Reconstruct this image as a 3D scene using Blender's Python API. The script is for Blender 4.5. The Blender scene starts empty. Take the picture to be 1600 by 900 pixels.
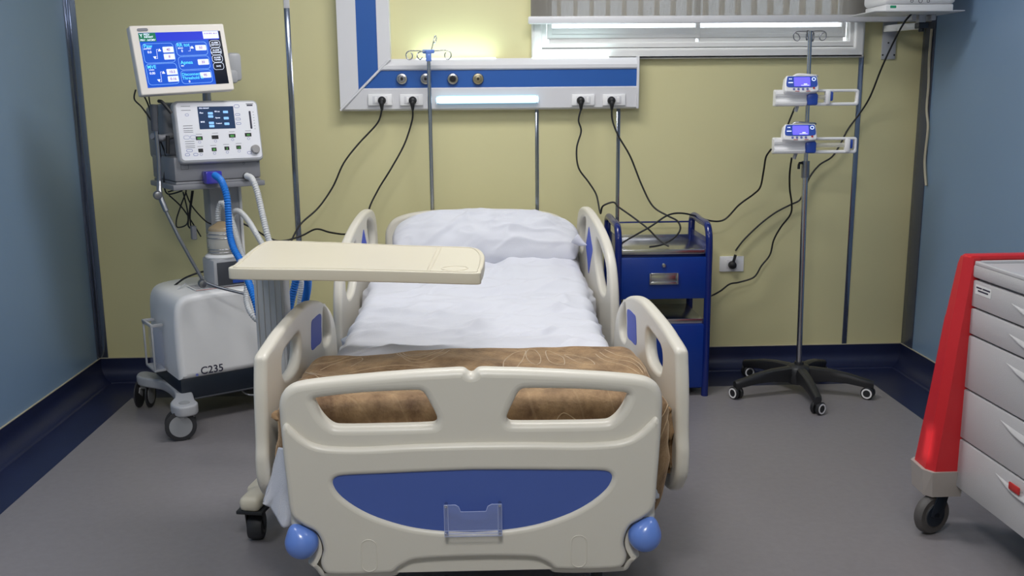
import bpy, bmesh, math, random
from mathutils import Vector, Matrix, noise
random.seed(7)
C = bpy.context.scene.collection
PI = math.pi
R = math.radians
# ------------------------------------------------------------------ camera
CAMP, CAMY, CAMR, CAMH, FPX = .1973, .0388, -.0089, 1.3689, 1500.0
Fw = Vector((math.sin(CAMY)*math.cos(CAMP), math.cos(CAMY)*math.cos(CAMP), -math.sin(CAMP)))
_rt = Vector((math.cos(CAMY), -math.sin(CAMY), 0)); _up = _rt.cross(Fw)
Rt = math.cos(CAMR)*_rt + math.sin(CAMR)*_up
Up = -math.sin(CAMR)*_rt + math.cos(CAMR)*_up
cam = bpy.data.objects.new('camera', bpy.data.cameras.new('camera'))
C.objects.link(cam)
cam.matrix_world = Matrix(((Rt.x, Up.x, -Fw.x, 0), (Rt.y, Up.y, -Fw.y, 0), (Rt.z, Up.z, -Fw.z, CAMH), (0, 0, 0, 1)))
cam.data.sensor_width = 36.0; cam.data.lens = 36.0*FPX/1600; cam.data.clip_start = .05
bpy.context.scene.camera = cam
# ------------------------------------------------------------------ world, lights, exposure
vs = bpy.context.scene.view_settings
vs.view_transform = 'Standard'; vs.look = 'None'; vs.gamma = 1.0; vs.exposure = 0.0; vs.use_curve_mapping = False
world = bpy.data.worlds.new('world'); bpy.context.scene.world = world; world.use_nodes = True
world.node_tree.nodes['Background'].inputs[0].default_value = (.80, .90, 1.0, 1)
world.node_tree.nodes['Background'].inputs[1].default_value = 4.0
def area(name, loc, sx, sy, power, col=(1, 1, 1), rot=(0, 0, 0), spread=PI):
    l = bpy.data.lights.new(name, 'AREA'); l.shape = 'RECTANGLE'; l.size = sx; l.size_y = sy; l.energy = power; l.color = col; l.spread = spread
    o = bpy.data.objects.new(name, l); C.objects.link(o); o.location = loc; o.rotation_euler = rot; return o
area('ceiling_lamp', (-.1, 0.45, 2.66), .5, .5, 43, (1, .985, .97))
area('ceiling_lamp', (0.15, 3.4, 2.66), 1.2, .5, 30, (1, .985, .97))
area('ceiling_lamp', (-1.2, 2.2, 2.66), .6, .6, 12, (1, .985, .97))
area('ceiling_lamp', (1.3, 2.2, 2.66), .6, .6, 8, (1, .985, .97))

sl_ = bpy.data.lights.new('sun', 'SUN'); sl_.energy = 5.0; sl_.angle = .009; sl_.color = (1, .96, .90)
so_ = bpy.data.objects.new('sun', sl_); C.objects.link(so_)
so_.rotation_euler = Vector((3.25, 2.485, -2.175)).to_track_quat('-Z', 'Y').to_euler()

# ------------------------------------------------------------------ helpers
def ray(u, v):
    return Fw + Rt*(u-800)/FPX - Up*(v-450)/FPX
def at(u, v, x=None, y=None, z=None):
    d = ray(u, v)
    t = x/d.x if x is not None else y/d.y if y is not None else (z-CAMH)/d.z
    return Vector((0, 0, CAMH)) + d*t

def setmat(name, col, rough=.5, metal=0., bump=0., bscale=60., var=0., vscale=8., coat=0., alpha=1., trans=0., emit=None, estr=0., sheen=0., detail=4.):
    m = bpy.data.materials.new(name); m.use_nodes = True
    nt = m.node_tree; b = nt.nodes['Principled BSDF']
    b.inputs['Base Color'].default_value = (*col, 1)
    b.inputs['Roughness'].default_value = rough
    b.inputs['Metallic'].default_value = metal
    if coat: b.inputs['Coat Weight'].default_value = coat; b.inputs['Coat Roughness'].default_value = .08
    if alpha < 1: b.inputs['Alpha'].default_value = alpha
    if trans: b.inputs['Transmission Weight'].default_value = trans
    if sheen: b.inputs['Sheen Weight'].default_value = sheen
    if emit is not None:
        b.inputs['Specular IOR Level'].default_value = .12; b.inputs['Emission Color'].default_value = (*emit, 1); b.inputs['Emission Strength'].default_value = estr
    tc = nt.nodes.new('ShaderNodeTexCoord')
    if var or (not bump and emit is None):
        n = nt.nodes.new('ShaderNodeTexNoise'); n.inputs['Scale'].default_value = vscale; n.inputs['Detail'].default_value = detail
        nt.links.new(tc.outputs['Object'], n.inputs['Vector'])
        v = var if var else .03
        mx = nt.nodes.new('ShaderNodeMix'); mx.data_type = 'RGBA'
        mx.inputs[6].default_value = (*[c*(1-v) for c in col], 1); mx.inputs[7].default_value = (*[min(1, c*(1+v)) for c in col], 1)
        nt.links.new(n.outputs['Fac'], mx.inputs[0]); nt.links.new(mx.outputs[2], b.inputs['Base Color'])
    if bump:
        n2 = nt.nodes.new('ShaderNodeTexNoise'); n2.inputs['Scale'].default_value = bscale; n2.inputs['Detail'].default_value = 5
        nt.links.new(tc.outputs['Object'], n2.inputs['Vector'])
        bp = nt.nodes.new('ShaderNodeBump'); bp.inputs['Strength'].default_value = bump; bp.inputs['Distance'].default_value = .004
        nt.links.new(n2.outputs['Fac'], bp.inputs['Height']); nt.links.new(bp.outputs[0], b.inputs['Normal'])
    return m

M = {}
M['wall_yellow'] = setmat('yellow_wall_panel', (.70, .655, .37), .42, var=.05, vscale=1.6, bump=.05, bscale=3)
M['wall_blue'] = setmat('blue_wall_panel', (.205, .315, .475), .34, var=.06, vscale=1.3, bump=.04, bscale=3)
M['ceiling'] = setmat('ceiling_white', (.8, .8, .78), .8)
M['floor'] = setmat('grey_vinyl', (.225, .212, .225), .42, var=.10, vscale=40, bump=.08, bscale=180)
M['navy'] = setmat('navy_vinyl', (.012, .018, .060), .38, var=.3, vscale=5, bump=.06, bscale=90)
M['weld'] = setmat('weld_line', (.12, .12, .17), .5)
M['caulk'] = setmat('cream_caulk', (.5, .46, .35), .6)
M['chrome'] = setmat('chrome_strip', (.30, .34, .43), .14, .9, bump=.25, bscale=5)
M['filmstrip'] = setmat('film_covered_strip', (.085, .10, .15), .25, .3, bump=.25, bscale=5)
M['steel'] = setmat('stainless_steel', (.56, .57, .6), .24, 1.0)
M['dsteel'] = setmat('grey_tube_metal', (.30, .31, .34), .32, .9)
M['abs'] = setmat('cream_moulded_plastic', (.70, .665, .585), .36, var=.02, vscale=5, bump=.04, bscale=200)
M['abs2'] = setmat('table_cream', (.71, .655, .53), .35, var=.03, vscale=4)
M['bedblue'] = setmat('bed_blue_inlay', (.07, .125, .42), .35)
M['bumper'] = setmat('bumper_blue', (.14, .26, .70), .28, coat=.3)
M['plaque'] = setmat('rail_blue_plaque', (.055, .095, .50), .6)
M['white'] = setmat('white_plastic', (.88, .88, .89), .3)
M['alu'] = setmat('white_aluminium', (.74, .74, .77), .33, var=.01)
M['alug'] = setmat('anodised_column', (.62, .62, .62), .4, .15, bump=.1, bscale=40)
M['bandblue'] = setmat('console_blue', (.018, .105, .40), .4)
M['black'] = setmat('black_rubber', (.012, .012, .014), .5)
M['bplastic'] = setmat('black_plastic', (.02, .021, .024), .42, bump=.2, bscale=120)
M['dkbase'] = setmat('dark_base', (.012, .018, .03), .4)
M['locker'] = setmat('locker_blue_paint', (.001, .033, .26), .35, coat=.1)
M['lockerd'] = setmat('locker_navy_tube', (.004, .016, .15), .22, coat=.3)
M['sheet'] = setmat('white_cotton', (.66, .67, .73), .85, bump=.25, bscale=350)
M['mattress'] = setmat('mattress_cover', (.03, .035, .05), .6)
M['grey1'] = setmat('device_grey', (.24, .245, .27), .42)
M['grey2'] = setmat('device_light_grey', (.46, .47, .50), .38)
M['dgrey'] = setmat('device_dark_grey', (.07, .075, .09), .4)
M['offwhite'] = setmat('monitor_ivory', (.87, .82, .76), .4)
M['face'] = setmat('faceplate_white', (.86, .87, .93), .35)
M['hoseb'] = setmat('blue_hose', (.015, .19, .66), .35)
M['hosew'] = setmat('clear_white_hose', (.68, .69, .70), .4, alpha=.9)
M['portblue'] = setmat('violet_blue_filter', (.05, .045, .42), .18, coat=.5)
M['pumpblue'] = setmat('pump_blue', (.03, .09, .46), .3)
M['red'] = setmat('cart_red', (.60, .022, .03), .38, var=.05)
M['cartgrey'] = setmat('cart_grey_paint', (.52, .515, .53), .4, bump=.15, bscale=300)
M['carttaupe'] = setmat('cart_corner_taupe', (.42, .38, .36), .45)
M['wheelgrey'] = setmat('wheel_grey', (.33, .34, .36), .4)
M['rubber'] = setmat('caster_rubber', (.03, .031, .036), .55)
M['softrub'] = setmat('worn_caster_rubber', (.085, .08, .08), .6, var=.3, vscale=30)
M['jar'] = setmat('clear_jar', (.86, .84, .78), .06, trans=.0, alpha=.38, coat=.5)
M['water'] = setmat('amber_jar_lid', (.55, .42, .25), .2, alpha=.65)
M['acrylic'] = setmat('clear_acrylic', (.55, .62, .9), .08, alpha=.16, coat=.6)
M['acryledge'] = setmat('acrylic_edge', (.55, .62, .92), .15, alpha=.65)
M['screenblue'] = setmat('lit_blue_screen', (.01, .03, .2), .2, emit=(.012, .10, .62), estr=.85)
M['screentop'] = setmat('lit_violet_screen', (.01, .02, .2), .2, emit=(.025, .04, .60), estr=.9)
M['screenblack'] = setmat('dark_screen', (.004, .005, .01), .15, emit=(.005, .008, .02), estr=.5)
M['screengreen'] = setmat('lit_green_tag', (.01, .1, .05), .2, emit=(.03, .22, .12), estr=.6)
M['lcd'] = setmat('small_lcd', (.01, .02, .05), .2, emit=(.03, .05, .10), estr=.8)
M['txtwhite'] = setmat('lit_white_text', (.6, .65, .8), .4, emit=(.75, .82, 1), estr=.85)
M['txtcyan'] = setmat('lit_cyan_text', (.1, .5, .8), .4, emit=(.10, .62, .95), estr=.85)
M['cell'] = setmat('lit_value_cell', (.5, .55, .75), .4, emit=(.66, .70, 1), estr=.8)
M['cellb'] = setmat('lit_blue_cell', (.2, .4, .75), .4, emit=(.25, .50, .85), estr=.7)
M['txtred'] = setmat('value_text', (.35, .08, .2), .5)
M['ledgreen'] = setmat('green_led_digits', (.1, .4, .1), .4, emit=(.15, .6, .12), estr=.5)
M['pumplcd'] = setmat('violet_pump_lcd', (.1, .1, .5), .3, emit=(.15, .12, .88), estr=1.0)
M['lamp'] = setmat('lit_lamp_lens', (.9, .95, 1), .3, emit=(.78, .95, 1), estr=1.25)
M['lensrim'] = setmat('blue_tinted_lens_rim', (.35, .62, .80), .2, emit=(.35, .72, .95), estr=.7)
M['uplamp'] = setmat('lit_up_light_lens', (.9, .95, 1), .3, emit=(.85, 1, .92), estr=4)
M['ink'] = setmat('printed_ink', (.03, .03, .06), .5)
M['inkb'] = setmat('printed_blue_ink', (.15, .18, .5), .5)
M['paper'] = setmat('printed_label_paper', (.75, .75, .75), .6)
M['redm'] = setmat('red_marking', (.5, .03, .03), .5)
M['winwhite'] = setmat('window_pvc', (.80, .80, .79), .3)
M['outwall'] = setmat('sunlit_stone_lattice', (.75, .62, .45), .8)
M['knob'] = setmat('knob_grey', (.36, .35, .35), .4)
M['brass'] = setmat('old_brass', (.45, .40, .28), .3, .9)

def blindmat():
    m = bpy.data.materials.new('grey_blind_fabric'); m.use_nodes = True; nt = m.node_tree
    b = nt.nodes['Principled BSDF']; b.inputs['Base Color'].default_value = (.20, .185, .165, 1); b.inputs['Roughness'].default_value = .8
    out = nt.nodes['Material Output']
    tl = nt.nodes.new('ShaderNodeBsdfTranslucent'); tl.inputs[0].default_value = (.35, .33, .30, 1)
    tp = nt.nodes.new('ShaderNodeBsdfTransparent')
    m1 = nt.nodes.new('ShaderNodeMixShader'); m1.inputs[0].default_value = .18
    m2 = nt.nodes.new('ShaderNodeMixShader'); m2.inputs[0].default_value = .05
    nt.links.new(b.outputs[0], m1.inputs[1]); nt.links.new(tl.outputs[0], m1.inputs[2])
    nt.links.new(m1.outputs[0], m2.inputs[1]); nt.links.new(tp.outputs[0], m2.inputs[2])
    nt.links.new(m2.outputs[0], out.inputs[0])
    tc = nt.nodes.new('ShaderNodeTexCoord'); n = nt.nodes.new('ShaderNodeTexNoise'); n.inputs['Scale'].default_value = 220
    nt.links.new(tc.outputs['Object'], n.inputs[0]); bp = nt.nodes.new('ShaderNodeBump'); bp.inputs['Strength'].default_value = .3; bp.inputs['Distance'].default_value = .002
    nt.links.new(n.outputs[0], bp.inputs['Height']); nt.links.new(bp.outputs[0], b.inputs['Normal'])
    return m
M['blind'] = blindmat()

def blanketmat():
    m = bpy.data.materials.new('brown_embossed_plush'); m.use_nodes = True; nt = m.node_tree; L = nt.links.new
    b = nt.nodes['Principled BSDF']; b.inputs['Roughness'].default_value = .72; b.inputs['Sheen Weight'].default_value = .6; b.inputs['Sheen Roughness'].default_value = .35
    b.inputs['Sheen Tint'].default_value = (.9, .7, .5, 1)
    tc = nt.nodes.new('ShaderNodeTexCoord')
    n = nt.nodes.new('ShaderNodeTexNoise'); n.inputs['Scale'].default_value = 9; n.inputs['Detail'].default_value = 7; n.inputs['Roughness'].default_value = .65
    L(tc.outputs['UV'], n.inputs['Vector'])
    cr = nt.nodes.new('ShaderNodeValToRGB'); L(n.outputs['Fac'], cr.inputs[0])
    cr.color_ramp.elements[0].position = .32; cr.color_ramp.elements[0].color = (.13, .065, .026, 1)
    cr.color_ramp.elements[1].position = .72; cr.color_ramp.elements[1].color = (.46, .295, .15, 1)
    def lines(scale, dist, rot, lo, hi):
        mp = nt.nodes.new('ShaderNodeMapping'); mp.inputs['Rotation'].default_value = (0, 0, rot); L(tc.outputs['UV'], mp.inputs[0])
        w = nt.nodes.new('ShaderNodeTexWave'); w.wave_type = 'RINGS'; w.rings_direction = 'Z'; w.inputs['Scale'].default_value = scale; w.inputs['Distortion'].default_value = dist
        w.inputs['Detail'].default_value = 1.0; w.inputs['Detail Scale'].default_value = .5
        L(mp.outputs[0], w.inputs[0])
        r = nt.nodes.new('ShaderNodeValToRGB'); L(w.outputs['Fac'], r.inputs[0])
        r.color_ramp.elements[0].position = lo; r.color_ramp.elements[0].color = (0, 0, 0, 1); r.color_ramp.elements[1].position = hi; r.color_ramp.elements[1].color = (1, 1, 1, 1)
        return r.outputs[0]
    l1 = lines(2.6, 9, .3, .985, .999)
    gate = nt.nodes.new('ShaderNodeTexNoise'); gate.inputs['Scale'].default_value = 3.0; L(tc.outputs['UV'], gate.inputs['Vector'])
    gr = nt.nodes.new('ShaderNodeValToRGB'); gr.color_ramp.elements[0].position = .42; gr.color_ramp.elements[1].position = .56; L(gate.outputs['Fac'], gr.inputs[0])
    mu = nt.nodes.new('ShaderNodeMath'); mu.operation = 'MULTIPLY'; L(l1, mu.inputs[0]); mu.inputs[1].default_value = .25
    mx = nt.nodes.new('ShaderNodeMix'); mx.data_type = 'RGBA'; mx.inputs[7].default_value = (.45, .31, .17, 1)
    L(mu.outputs[0], mx.inputs[0]); L(cr.outputs[0], mx.inputs[6]); L(mx.outputs[2], b.inputs['Base Color'])
    bp = nt.nodes.new('ShaderNodeBump'); bp.inputs['Strength'].default_value = .5; bp.inputs['Distance'].default_value = .004
    n3 = nt.nodes.new('ShaderNodeTexNoise'); n3.inputs['Scale'].default_value = 90; n3.inputs['Detail'].default_value = 4; L(tc.outputs['UV'], n3.inputs['Vector'])
    ad = nt.nodes.new('ShaderNodeMath'); ad.operation = 'SUBTRACT'; L(n3.outputs['Fac'], ad.inputs[0]); L(mu.outputs[0], ad.inputs[1])
    L(ad.outputs[0], bp.inputs['Height']); L(bp.outputs[0], b.inputs['Normal'])
    return m
M['blanket'] = blanketmat()

def link(name, me, mat, parent=None, loc=None, rot=None, smooth=True):
    o = bpy.data.objects.new(name, me); C.objects.link(o)
    if mat is not None:
        me.materials.clear()
        for mm in (mat if isinstance(mat, (list, tuple)) else [mat]): me.materials.append(M[mm] if isinstance(mm, str) else mm)
    if parent is not None: o.parent = parent
    if loc is not None: o.location = loc
    if rot is not None: o.rotation_euler = rot
    return o
def thing(name, label, cat, loc=(0, 0, 0), rotz=0, group=None):
    o = bpy.data.objects.new(name, None); C.objects.link(o); o.empty_display_size = .05
    o.location = loc; o.rotation_euler = (0, 0, rotz); return tag(o, label, cat, group)
def tag(o, label, cat, group=None):
    o['label'] = label; o['category'] = cat
    if group: o['group'] = group
    return o
def struct(o): o['kind'] = 'structure'; return o
def copy_tree(o, parent=None):
    c = o.copy(); C.objects.link(c)
    if parent is not None: c.parent = parent
    for ch in list(o.children): copy_tree(ch, c)
    return c

def bm_mesh(name, bm, smooth=35):
    me = bpy.data.meshes.new(name); bmesh.ops.recalc_face_normals(bm, faces=bm.faces); bm.to_mesh(me); bm.free()
    if smooth:
        for p in me.polygons: p.use_smooth = True
        try: me.set_sharp_from_angle(angle=R(smooth))
        except Exception: pass
    return me
def add_box(bm, c, s, rot=None, bev=0, seg=2):
    t = bmesh.new(); bmesh.ops.create_cube(t, size=1)
    for v in t.verts: v.co = Vector((v.co.x*s[0], v.co.y*s[1], v.co.z*s[2]))
    if bev: bmesh.ops.bevel(t, geom=list(t.edges), offset=min(bev, min(s)*.49), segments=seg, affect='EDGES', profile=.5)
    mt = Matrix.Translation(c)
    if rot is not None: mt = mt @ (rot if isinstance(rot, Matrix) else Matrix.Rotation(rot[2], 4, 'Z') @ Matrix.Rotation(rot[1], 4, 'Y') @ Matrix.Rotation(rot[0], 4, 'X'))
    bmesh.ops.transform(t, matrix=mt, verts=t.verts); _merge(bm, t)
def _merge(bm, t):
    me = bpy.data.meshes.new('tmp'); t.to_mesh(me); t.free(); bm.from_mesh(me); bpy.data.meshes.remove(me)
def box(name, c, s, mat, parent=None, bev=.003, rot=None, seg=2):
    bm = bmesh.new(); add_box(bm, c, s, rot, bev, seg); return link(name, bm_mesh(name, bm), mat, parent)
def boxes(name, lst, mat, parent=None, bev=.002):
    bm = bmesh.new()
    for q in lst: add_box(bm, q[0], q[1], q[2] if len(q) > 2 else None, bev)
    return link(name, bm_mesh(name, bm), mat, parent)
def add_lathe(bm, prof, mtx=None, seg=28):
    t = bmesh.new(); rings = []
    for (r, z) in prof:
        if r < 1e-5: rings.append([t.verts.new((0, 0, z))])
        else: rings.append([t.verts.new((r*math.cos(2*PI*k/seg), r*math.sin(2*PI*k/seg), z)) for k in range(seg)])
    for a, b in zip(rings[:-1], rings[1:]):
        for k in range(seg):
            k2 = (k+1) % seg
            if len(a) == 1 and len(b) == 1: continue
            if len(a) == 1: t.faces.new((a[0], b[k], b[k2]))
            elif len(b) == 1: t.faces.new((a[k], a[k2], b[0]))
            else: t.faces.new((a[k], a[k2], b[k2], b[k]))
    if mtx is not None: bmesh.ops.transform(t, matrix=mtx, verts=t.verts)
    _merge(bm, t)
def orient(p, d):
    d = Vector(d).normalized(); q = Vector((0, 0, 1)).rotation_difference(d)
    return Matrix.Translation(p) @ q.to_matrix().to_4x4()
def lathe(name, prof, mat, parent=None, p=(0, 0, 0), d=(0, 0, 1), seg=28):
    bm = bmesh.new(); add_lathe(bm, prof, orient(p, d), seg); return link(name, bm_mesh(name, bm, 40), mat, parent)
def cyl(name, p, d, r, L, mat, parent=None, bev=.001, seg=24):
    return lathe(name, [(0, 0), (r-bev, 0), (r, bev), (r, L-bev), (r-bev, L), (0, L)], mat, parent, p, d, seg)
def smooth_path(pts, n=8, closed=False):
    P = [Vector(p) for p in pts]; out = []; N = len(P)
    rng = range(N if closed else N-1)
    for i in rng:
        if closed: a, b, c, d = P[(i-1) % N], P[i], P[(i+1) % N], P[(i+2) % N]
        else: a, b, c, d = P[max(i-1, 0)], P[i], P[i+1], P[min(i+2, N-1)]
        # centripetal-ish: clamp tangents
        t1 = (c-a)*.5; t2 = (d-b)*.5; L = (c-b).length
        if t1.length > L*1.2: t1 *= L*1.2/t1.length
        if t2.length > L*1.2: t2 *= L*1.2/t2.length
        for k in range(n):
            t = k/n; t_2 = t*t; t_3 = t_2*t
            out.append(b*(2*t_3-3*t_2+1) + t1*(t_3-2*t_2+t) + c*(-2*t_3+3*t_2) + t2*(t_3-t_2))
    if not closed: out.append(P[-1])
    return out
def tube_mesh(name, paths, res=6):
    """paths: list of (points, radius or [radii], closed)"""
    cu = bpy.data.curves.new('tmp', 'CURVE'); cu.dimensions = '3D'; cu.bevel_depth = 1; cu.bevel_resolution = res//2; cu.use_fill_caps = True; cu.resolution_u = 1
    for pts, r, cl in paths:
        s = cu.splines.new('POLY'); s.points.add(len(pts)-1)
        for i, p in enumerate(pts):
            s.points[i].co = (*p, 1); s.points[i].radius = r[i] if isinstance(r, (list, tuple)) else r
        s.use_cyclic_u = cl
    return curve_to_mesh(name, cu)
def curve_to_mesh(name, cu, ang=50):
    o = bpy.data.objects.new('tmp', cu); C.objects.link(o)
    dg = bpy.context.evaluated_depsgraph_get(); me = bpy.data.meshes.new_from_object(o.evaluated_get(dg), depsgraph=dg)
    bpy.data.objects.remove(o); bpy.data.curves.remove(cu); me.name = name
    for p in me.polygons: p.use_smooth = True
    try: me.set_sharp_from_angle(angle=R(ang))
    except Exception: pass
    return me
def tube(name, pts, r, mat, parent=None, sm=8, closed=False, res=6):
    P = smooth_path(pts, sm, closed) if sm else [Vector(p) for p in pts]
    return link(name, tube_mesh(name, [(P, r, closed)], res), mat, parent)
def resample(P, step):
    out = [P[0]]; acc = 0
    for a, b in zip(P[:-1], P[1:]):
        L = (b-a).length; t = step-acc
        while t < L: out.append(a+(b-a)*(t/L)); t += step
        acc = (acc+L) % step if L+acc >= step else acc+L
    return out
def hose(name, pts, r, mat, parent=None, step=.005):
    P = resample(smooth_path(pts, 14), step)
    rad = [r*(1.0 if (i//1) % 2 == 0 else .78) for i in range(len(P))]
    return link(name, tube_mesh(name, [(P, rad, False)], 8), mat, parent)
def plate_mesh(name, outlines, thick, bev=.004, bres=3, n=6, smooth_flags=None):
    """filled 2D outlines (first outer, rest holes) in local XY extruded along Z, rounded edges; returns mesh"""
    cu = bpy.data.curves.new('tmp', 'CURVE'); cu.dimensions = '2D'; cu.fill_mode = 'BOTH'; cu.extrude = max(thick/2-bev, .0001); cu.bevel_depth = bev; cu.bevel_resolution = bres; cu.offset = -bev
    for i, o in enumerate(outlines):
        sm = smooth_flags[i] if smooth_flags else True
        P = smooth_path([(a, b, 0) for a, b in o], n, True) if sm else [Vector((a, b, 0)) for a, b in o]
        s = cu.splines.new('POLY'); s.points.add(len(P)-1)
        for k, p in enumerate(P): s.points[k].co = (p.x, p.y, 0, 1)
        s.use_cyclic_u = True
    return curve_to_mesh(name, cu, 40)
XZ = Matrix.Rotation(R(90), 4, 'X')          # local XY plate -> XZ plane, +Z(local) -> -Y (towards the camera)
def plate(name, outlines, thick, mat, parent=None, mtx=XZ, bev=.004, n=6, flags=None, bres=3):
    me = plate_mesh(name, outlines, thick, bev, bres, n, flags); me.transform(mtx)
    return link(name, me, mat, parent)
def rrect(x0, y0, x1, y1, r, n=5):
    out = []
    for cx, cy, a0 in ((x1-r, y1-r, 0), (x0+r, y1-r, 90), (x0+r, y0+r, 180), (x1-r, y0+r, 270)):
        for k in range(n+1): a = R(a0+90*k/n); out.append((cx+r*math.cos(a), cy+r*math.sin(a)))
    return out
def text_mesh(s, size, align='LEFT', ext=.0003, sp=1.0):
    cu = bpy.data.curves.new('tmp', 'FONT'); cu.body = s; cu.size = size; cu.align_x = align; cu.align_y = 'CENTER'; cu.extrude = ext; cu.space_line = sp; cu.offset = size*.012
    o = bpy.data.objects.new('tmp', cu); C.objects.link(o)
    dg = bpy.context.evaluated_depsgraph_get(); me = bpy.data.meshes.new_from_object(o.evaluated_get(dg), depsgraph=dg)
    bpy.data.objects.remove(o); bpy.data.curves.remove(cu); return me
def decals(name, items, mat, parent, mtx):
    """items in a local XY plane: ('t', x, y, text, size[, align]) ('r', x0,y0,x1,y1[,radius]) ('l', pts, width) ('c', x,y,r); merged into one part"""
    bm = bmesh.new()
    for it in items:
        if it[0] == 't':
            me = text_mesh(it[3], it[4], it[5] if len(it) > 5 else 'LEFT'); me.transform(Matrix.Translation((it[1], it[2], 0))); bm.from_mesh(me); bpy.data.meshes.remove(me)
        elif it[0] in 'rc':
            P = rrect(it[1], it[2], it[3], it[4], it[5] if len(it) > 5 else .0005, 3) if it[0] == 'r' else [(it[1]+it[3]*math.cos(2*PI*k/20), it[2]+it[3]*math.sin(2*PI*k/20)) for k in range(20)]
            a = [bm.verts.new((x, y, -.0003)) for x, y in P]; b = [bm.verts.new((x, y, .0003)) for x, y in P]
            bm.faces.new(b); bm.faces.new(a[::-1])
            for k in range(len(P)): k2 = (k+1) % len(P); bm.faces.new((a[k], a[k2], b[k2], b[k]))
        elif it[0] == 'l':
            P = it[1]; w = it[2]/2
            for (x0, y0), (x1, y1) in zip(P[:-1], P[1:]):
                d = Vector((x1-x0, y1-y0, 0)); L = d.length
                if L < 1e-6: continue
                add_box(bm, ((x0+x1)/2, (y0+y1)/2, 0), (L+w, it[2], .0006), Matrix.Rotation(math.atan2(d.y, d.x), 4, 'Z'))
        elif it[0] == 'o':      # outlined rounded rect
            P = rrect(it[1], it[2], it[3], it[4], it[5], 4); P.append(P[0]); w = it[6]
            for (x0, y0), (x1, y1) in zip(P[:-1], P[1:]):
                d = Vector((x1-x0, y1-y0, 0)); L = d.length
                if L < 1e-6: continue
                add_box(bm, ((x0+x1)/2, (y0+y1)/2, 0), (L+w*.6, w, .0006), Matrix.Rotation(math.atan2(d.y, d.x), 4, 'Z'))
    bmesh.ops.transform(bm, matrix=mtx, verts=bm.verts)
    me = bpy.data.meshes.new(name); bm.to_mesh(me); bm.free(); return link(name, me, mat, parent)
def caster(parent, x, y, r, w, zt, mats=('rubber', 'wheelgrey', 'white'), ang=0, name='caster', twin=False, lever=False):
    """wheel on a fork, pivot at zt"""
    c = box(name, (x, y, zt-.006), (w*1.9, w*1.9, .012), mats[2], parent, .003)
    ca, sa = math.cos(ang), math.sin(ang)
    ax = Vector((-sa, ca, 0)); fw = Vector((ca, sa, 0)); cx = Vector((x, y, 0)) + fw*r*.35; cen = cx + Vector((0, 0, r))
    bm = bmesh.new(); Rz = Matrix.Rotation(ang, 4, 'Z')
    for s in (-1, 1):
        top = Vector((x, y, zt-.012)); bot = cen
        mid = (top+bot)/2 + ax*s*(w*.5+.004); d = bot-top
        add_box(bm, mid, (r*.75, .004, d.length+.01), Rz @ Matrix.Rotation(-math.atan2(d.dot(fw), -d.z), 4, 'Y'), .0015)
    add_box(bm, (x, y, zt-.015), (r*.9, w+.012, .008), Rz, .002)
    link('fork', bm_mesh('fork', bm), mats[2], c)
    prof = [(0, -w/2), (r*.62, -w/2), (r*.64, -w/2+.001), (r*.9, -w/2), (r, -w*.25), (r, w*.25), (r*.9, w/2), (r*.64, w/2-.001), (r*.62, w/2), (0, w/2)]
    if twin:
        bm = bmesh.new()
        for s in (-1, 1): add_lathe(bm, [(0, -w*.16), (r*.9, -w*.16), (r, -w*.10), (r, w*.10), (r*.9, w*.16), (0, w*.16)], orient(cen+ax*s*(w*.5+.010), ax), 36)
        wh = link('wheel', bm_mesh('wheel', bm), mats[0], c); bm = bmesh.new()
        for s in (-1, 1): add_lathe(bm, [(0, 0), (r*.74, 0), (r*.72, .002), (r*.3, .0035), (0, .004)], orient(cen+ax*s*(w*.66+.009), ax*s), 32)
        link('hub_cap', bm_mesh('hub_cap', bm), mats[1], wh); return c
    wh = lathe('wheel', prof, mats[0], c, cen, ax, 32)
    bm = bmesh.new()
    for s in (-1, 1): add_lathe(bm, [(0, 0), (r*.60, 0), (r*.56, .003), (r*.2, .004), (r*.18, .007), (0, .007)], orient(cen+ax*s*(w/2-.001), ax*s), 28)
    link('hub_cap', bm_mesh('hub_cap', bm), mats[1], wh)
    return c
def grid(name, nu, nv, f, mat, parent=None, uv=None, thick=0.0, sub=0):
    bm = bmesh.new(); vs_ = [[bm.verts.new(f(i/nu, j/nv)) for j in range(nv+1)] for i in range(nu+1)]
    ul = bm.loops.layers.uv.new('UVMap')
    for i in range(nu):
        for j in range(nv):
            fc = bm.faces.new((vs_[i][j], vs_[i+1][j], vs_[i+1][j+1], vs_[i][j+1]))
            for lp, (a, b) in zip(fc.loops, ((i, j), (i+1, j), (i+1, j+1), (i, j+1))):
                lp[ul].uv = uv(a/nu, b/nv) if uv else (a/nu, b/nv)
            fc.smooth = True
    me = bpy.data.meshes.new(name); bm.to_mesh(me); bm.free()
    o = link(name, me, mat, parent)
    if thick: md = o.modifiers.new('s', 'SOLIDIFY'); md.thickness = thick; md.offset = -1
    if sub: md = o.modifiers.new('sub', 'SUBSURF'); md.levels = sub; md.render_levels = sub
    return o
def sstep(a, b, x):
    t = max(0, min(1, (x-a)/(b-a))); return t*t*(3-2*t)
def fold(x, y, s=1.0, seed=0.0):
    return noise.noise(Vector((x*s, y*s, seed)))
def crease(x, y, seed=0.0, k=5.0):
    return max(0.0, 1-abs(noise.noise(Vector((x, y, seed))))*k)**1.5
def ridge(x, y, seed=0.0):
    return 1-abs(noise.noise(Vector((x, y, seed))))*2

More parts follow.
